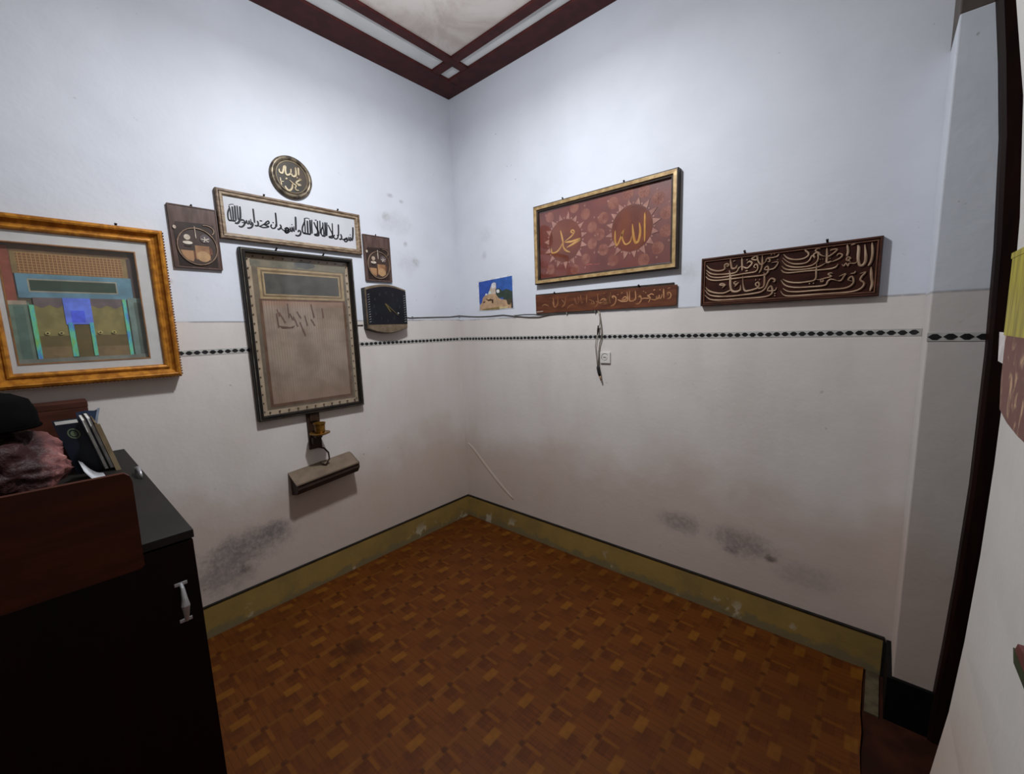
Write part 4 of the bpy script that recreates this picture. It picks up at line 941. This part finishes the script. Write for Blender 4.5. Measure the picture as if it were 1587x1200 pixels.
# brown board standing at the front edge
bm = bmesh.new()
P_ = [(-3.0, 0.935), (-1.985, 0.935), (-1.979, 0.941), (-1.977, 1.128), (-1.980, 1.141), (-1.988, 1.149), (-3.0, 1.160)]
A = [bm.verts.new((1.1525, s, z)) for s, z in P_]; B = [bm.verts.new((1.166, s, z)) for s, z in P_]
bm.faces.new(A); bm.faces.new(list(reversed(B))); loop_quad(bm, A, B)
bd = obj('wooden_board', bm, surf('brown_board_veneer', (70, 30, 14), 0.5, (56, 24, 11), 5, stretch=(1, 1, 6), spec=0.15), origin=(1.16, -2.5, 0.935))
tag(bd, 'plain brown board with rounded corner standing along the cabinet front', 'board')
# things on the cabinet
ZT = 0.982
bx = thing('wooden_box', 'reddish-brown wooden box behind the books on the cabinet', 'box', (0.06, -2.08, ZT))
M_BX = surf('reddish_brown_box', (74, 36, 24), 0.5, (58, 27, 17), 8, stretch=(1, 1, 4))
bm = bmesh.new(); box(bm, (0.010, -2.20, ZT), (0.120, -1.975, 1.185), 0.002); obj('box_body', bm, M_BX, bx)
bm = bmesh.new(); box(bm, (0.009, -2.201, 1.1855), (0.121, -1.974, 1.208), 0.002); obj('lid', bm, M_BX, bx)
def book(x0, x1, y0, y1, zt, cov, label, lean, cat='book'):
    t = thing('book', label, cat, ((x0 + x1) / 2, (y0 + y1) / 2, ZT), 'books standing on the cabinet')
    def sk(bm):
        for v in bm.verts: v.co.y -= lean * (v.co.z - ZT)
    bm = bmesh.new(); box(bm, (x0, y0, ZT + 0.001), (x1, y0 + 0.002, zt)); box(bm, (x0, y1 - 0.002, ZT + 0.001), (x1, y1, zt)); box(bm, (x0, y0 + 0.002, ZT + 0.001), (x0 + 0.003, y1 - 0.002, zt)); sk(bm); obj('cover', bm, cov, t)
    bm = bmesh.new(); box(bm, (x0 + 0.0035, y0 + 0.0025, ZT + 0.004), (x1 - 0.004, y1 - 0.0025, zt - 0.003)); sk(bm); obj('pages', bm, flat(232, 230, 224, 0.7), t)
    return t
M_NAVY = surf('navy_cover', (26, 30, 44), 0.4, (20, 24, 34), 12)
bk = thing('book', 'navy book with round greenish emblem, its cover facing out', 'book', (0.30, -2.02, ZT), 'books standing on the cabinet')
def sk(bm, y_=0.20):
    for v in bm.verts: v.co.y -= y_ * (v.co.z - ZT)
bm = bmesh.new(); box(bm, (0.318, -2.035, ZT + 0.001), (0.321, -1.972, 1.170)); box(bm, (0.290, -2.035, ZT + 0.001), (0.293, -1.972, 1.170)); box(bm, (0.293, -2.035, ZT + 0.001), (0.318, -2.032, 1.170)); sk(bm); obj('cover', bm, M_NAVY, bk)
bm = bmesh.new(); box(bm, (0.2935, -2.0315, ZT + 0.004), (0.3175, -1.974, 1.167)); sk(bm); obj('pages', bm, flat(210, 208, 202, 0.7), bk)
bm = bmesh.new(); Mx = lambda s, z, d: Vector((0.321 + d, s - 0.20 * (z - ZT), z)); P_ = ell(-2.000, 1.122, 0.013, 0.016, 18); stroke(bm, P_ + [P_[0]], 0.004, 0, 0.0008, Mx, taper=1, n=1); prism(bm, ell(-2.000, 1.122, 0.008, 0.010, 12), 0, 0.0006, Mx); obj('emblem', bm, flat(96, 110, 84), bk)
bm = bmesh.new(); prism(bm, rect(-2.030, -1.978, 1.158, 1.169), 0, 0.0007, Mx); obj('white_label', bm, flat(214, 212, 208, 0.6), bk)
book(0.18, 0.34, -1.9705, -1.9575, 1.168, flat(54, 52, 56), 'thin grey book beside the navy one, pages showing', 0.20)
book(0.18, 0.34, -1.957, -1.9435, 1.172, flat(34, 32, 40), 'thin dark book next to the bookend, pages showing', 0.20)
bm = bmesh.new(); v8 = [(0.20, -1.9425, 1.10), (0.21, -1.9425, 1.10), (0.30, -1.9425 , 1.10), (0.31, -1.9425, 1.10)]
P_ = [(-1.992, 1.185), (-1.962, 1.195), (-1.980, 1.130)]
o = None
be = thing('bookend', 'slanted beige strip bookend holding up the books', 'bookend', (0.27, -1.935, ZT))
bm.free(); bm = bmesh.new(); box(bm, (0.16, -1.943, ZT), (0.372, -1.938, 1.155)); sk(bm); obj('upright', bm, surf('beige_board_edge', (120, 104, 80), 0.6, (102, 86, 64), 12), be)
bm = bmesh.new(); box(bm, (0.36, -1.945, ZT), (0.376, -1.932, 1.150)); sk(bm); obj('edge_strip', bm, surf('beige_strip', (128, 112, 86), 0.6, (108, 92, 68), 12), be)
lf = thing('folded_leaflet', 'small dark blue folded leaflet poking up behind the books', 'leaflet', (0.17, -1.98, 1.10))
bm = bmesh.new(); prism(bm, [(-2.000, ZT), (-1.95, ZT), (-1.964, 1.10), (-1.948, 1.178), (-1.962, 1.172), (-1.985, 1.176), (-2.01, 1.172)], 0, 0.004, lambda s, z, d: Vector((0.150 + d, s, z))); obj('leaflet_sheet', bm, flat(48, 62, 88, 0.4), lf)
bm = bmesh.new(); prism(bm, [(-1.966, 1.10), (-1.946, 1.180), (-1.953, 1.180), (-1.972, 1.105)], 0, 0.001, lambda s, z, d: Vector((0.1545 + d, s, z))); obj('pale_fold', bm, flat(140, 152, 170, 0.4), lf)
pa = thing('loose_papers', 'curled white papers between the pink bag and the navy book', 'papers', (0.50, -2.03, ZT))
for k in range(3):
    bm = bmesh.new(); rows = []
    for i in range(7):
        u = i / 6; z = ZT + 0.002 + 0.004 * k + 0.05 * (u ** 2) + 0.003 * k * u; y = -1.978 - 0.046 * u - 0.004 * k
        rows.append((bm.verts.new((0.38 + 0.02 * k, y, z)), bm.verts.new((0.58 + 0.01 * k, y + 0.004, z))))
    for a, b2 in zip(rows, rows[1:]): bm.faces.new((a[0], a[1], b2[1], b2[0]))
    o = obj('paper_sheet', bm, flat(196, 198, 202, 0.6), pa, smooth=True); sm = o.modifiers.new('s', 'SOLIDIFY'); sm.thickness = 0.0008

def crumple(name, ctr, rad, m, seed, amp=0.25, parent=None, sq=1.0, zmin=None, sub=5, fold=0.3):
    bm = bmesh.new(); bmesh.ops.create_icosphere(bm, subdivisions=sub, radius=1)
    for v in bm.verts:
        n = v.co.normalized(); q_ = n * 1.6 + Vector((seed, seed * 2.1, 0))
        a = noise.noise(q_) * amp + (1 - abs(noise.noise(q_ * 2.2 + Vector((3, 1, 2))))) * fold * 0.5 + abs(noise.noise(q_ * 5.0)) * fold * 0.35
        p = n * (0.8 + a)
        v.co = Vector((ctr[0] + p.x * rad[0], ctr[1] + p.y * rad[1], ctr[2] + p.z * rad[2] * sq))
        if zmin is not None and v.co.z < zmin: v.co.z = zmin
    return bm
def pink():
    t = NT('dusky_pink_plastic'); n = t.noise(16, 5, 0.65); X = t.xyz()
    c = t.mix(t.ramp(n, 0.35, 0.66), rgb(128, 82, 78), rgb(74, 40, 42)); c = t.mix(t.ramp(t.noise(40, 4), 0.58, 0.72, 0, 0.7), c, rgb(176, 128, 120))
    shade_side = t.math('ADD', X[1], t.math('MULTIPLY', t.math('SUBTRACT', t.noise(9, 3), 0.5), 0.10)); c = t.mix(t.ramp(shade_side, -2.075, -2.110, 0, 0.92), c, rgb(36, 12, 14))  # shade on the bag's left side, painted into the colour as dark maroon
    t.put(t.b.inputs['Base Color'], c); t.b.inputs['Roughness'].default_value = 0.55; t.b.inputs['Specular IOR Level'].default_value = 0.25; t.bump(t.noise(30, 4, 0.6), 0.5, 0.02); return t.m
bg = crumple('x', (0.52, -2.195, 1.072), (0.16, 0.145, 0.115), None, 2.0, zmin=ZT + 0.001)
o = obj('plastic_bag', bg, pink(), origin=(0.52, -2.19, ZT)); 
for p in o.data.polygons: p.use_smooth = True
tag(o, 'crumpled dusky pink plastic bag on the cabinet under the black cap', 'bag')
cp = thing('black_cap', 'black cloth cap lying on top of the pink bag', 'cap', (0.54, -2.21, 1.19))
bm = bmesh.new(); lathe(bm, [(0.0, 0.0), (0.108, 0.0), (0.114, 0.010), (0.112, 0.045), (0.100, 0.078), (0.070, 0.096), (0.0, 0.102)], (0.54, -2.208, 1.192), 'z', 32)
for v in bm.verts: v.co.z += 0.006 * noise.noise(v.co * 22) + 0.25 * (v.co.y + 2.10) * -0.18
obj('crown', bm, surf('black_felt', (7, 7, 7), 0.95, (11, 10, 10), 30, spec=0.05), cp, smooth=True)
bm = bmesh.new(); P_ = ell(0, 0, 0.1145, 0.1145, 32); tube(bm, [(0.54 + a, -2.208 + b2, 1.197 - 0.045 * (b2 - 0.108)) for a, b2 in P_ + [P_[0]]], 0.004, 6); obj('band', bm, surf('black_band', (5, 5, 5), 0.95, spec=0.02), cp, smooth=True)

# ------------------------------------------------------------------ near right: paper hangings on the near wall
hx = 2.4998
def Nw(s, z, d): return Vector((hx - d, s, z))
hg = thing('hanging_calendar', 'paper calendar with yellow top and reddish-brown picture at the right edge', 'calendar', (2.497, -1.1, 1.23))
def yel():
    t = NT('yellow_streaked_paper'); n = t.noise(30, 4, vec=t.scalev((1, 3, 0.25))); t.put(t.b.inputs['Base Color'], t.mix(t.ramp(n, 0.35, 0.68), rgb(172, 160, 48), rgb(122, 110, 30))); t.b.inputs['Roughness'].default_value = 0.4; return t.m
def redp():
    t = NT('reddish_brown_flower_print'); n = t.noise(34, 5, 0.6, vec=t.scalev((1, 1.0, 0.6)), dist=0.8); c = t.mix(t.ramp(n, 0.52, 0.66), rgb(92, 38, 26), rgb(176, 140, 102)); c = t.mix(t.ramp(t.noise(12, 3), 0.55, 0.65), c, rgb(96, 34, 26)); t.put(t.b.inputs['Base Color'], c); t.b.inputs['Roughness'].default_value = 0.35; return t.m
bm = bmesh.new(); prism(bm, [(-0.902, 1.520), (-1.30, 1.520), (-1.30, 1.380), (-0.910, 1.380)], 0, 0.0008, Nw); obj('yellow_sheet', bm, yel(), hg)
bm = bmesh.new(); prism(bm, [(-0.895, 1.516), (-1.30, 1.516), (-1.30, 1.528), (-0.895, 1.526)], -0.0005, 0.0014, Nw); obj('binding_strip', bm, yel(), hg)
bm = bmesh.new(); prism(bm, [(-0.928, 1.380), (-1.30, 1.380), (-1.30, 1.23), (-1.10, 1.232), (-1.02, 1.238), (-0.955, 1.250), (-0.935, 1.30)], 0, 0.001, Nw); obj('picture_sheet', bm, redp(), hg)
bm = bmesh.new(); prism(bm, [(-0.855, 1.384), (-0.930, 1.384), (-0.930, 1.328), (-0.875, 1.330)], 0.0, 0.001, lambda s, z, d: Vector((2.502 - d, s, z))); obj('white_flap', bm, flat(206, 200, 196, 0.6), hg)
sk_ = thing('small_ornament', 'small dark green and maroon ornament on the near wall, lower right edge', 'ornament', (2.495, -1.3, 0.95))
bm = bmesh.new(); prism(bm, [(-1.234, 0.960), (-1.31, 0.962), (-1.31, 0.946), (-1.245, 0.944)], -0.012, 0.002, Nw); obj('green_base', bm, flat(46, 56, 34), sk_)
bm = bmesh.new(); prism(bm, [(-1.250, 0.976), (-1.31, 0.984), (-1.31, 0.961), (-1.240, 0.961)], -0.012, 0.0015, Nw); obj('maroon_top', bm, flat(96, 46, 44), sk_)
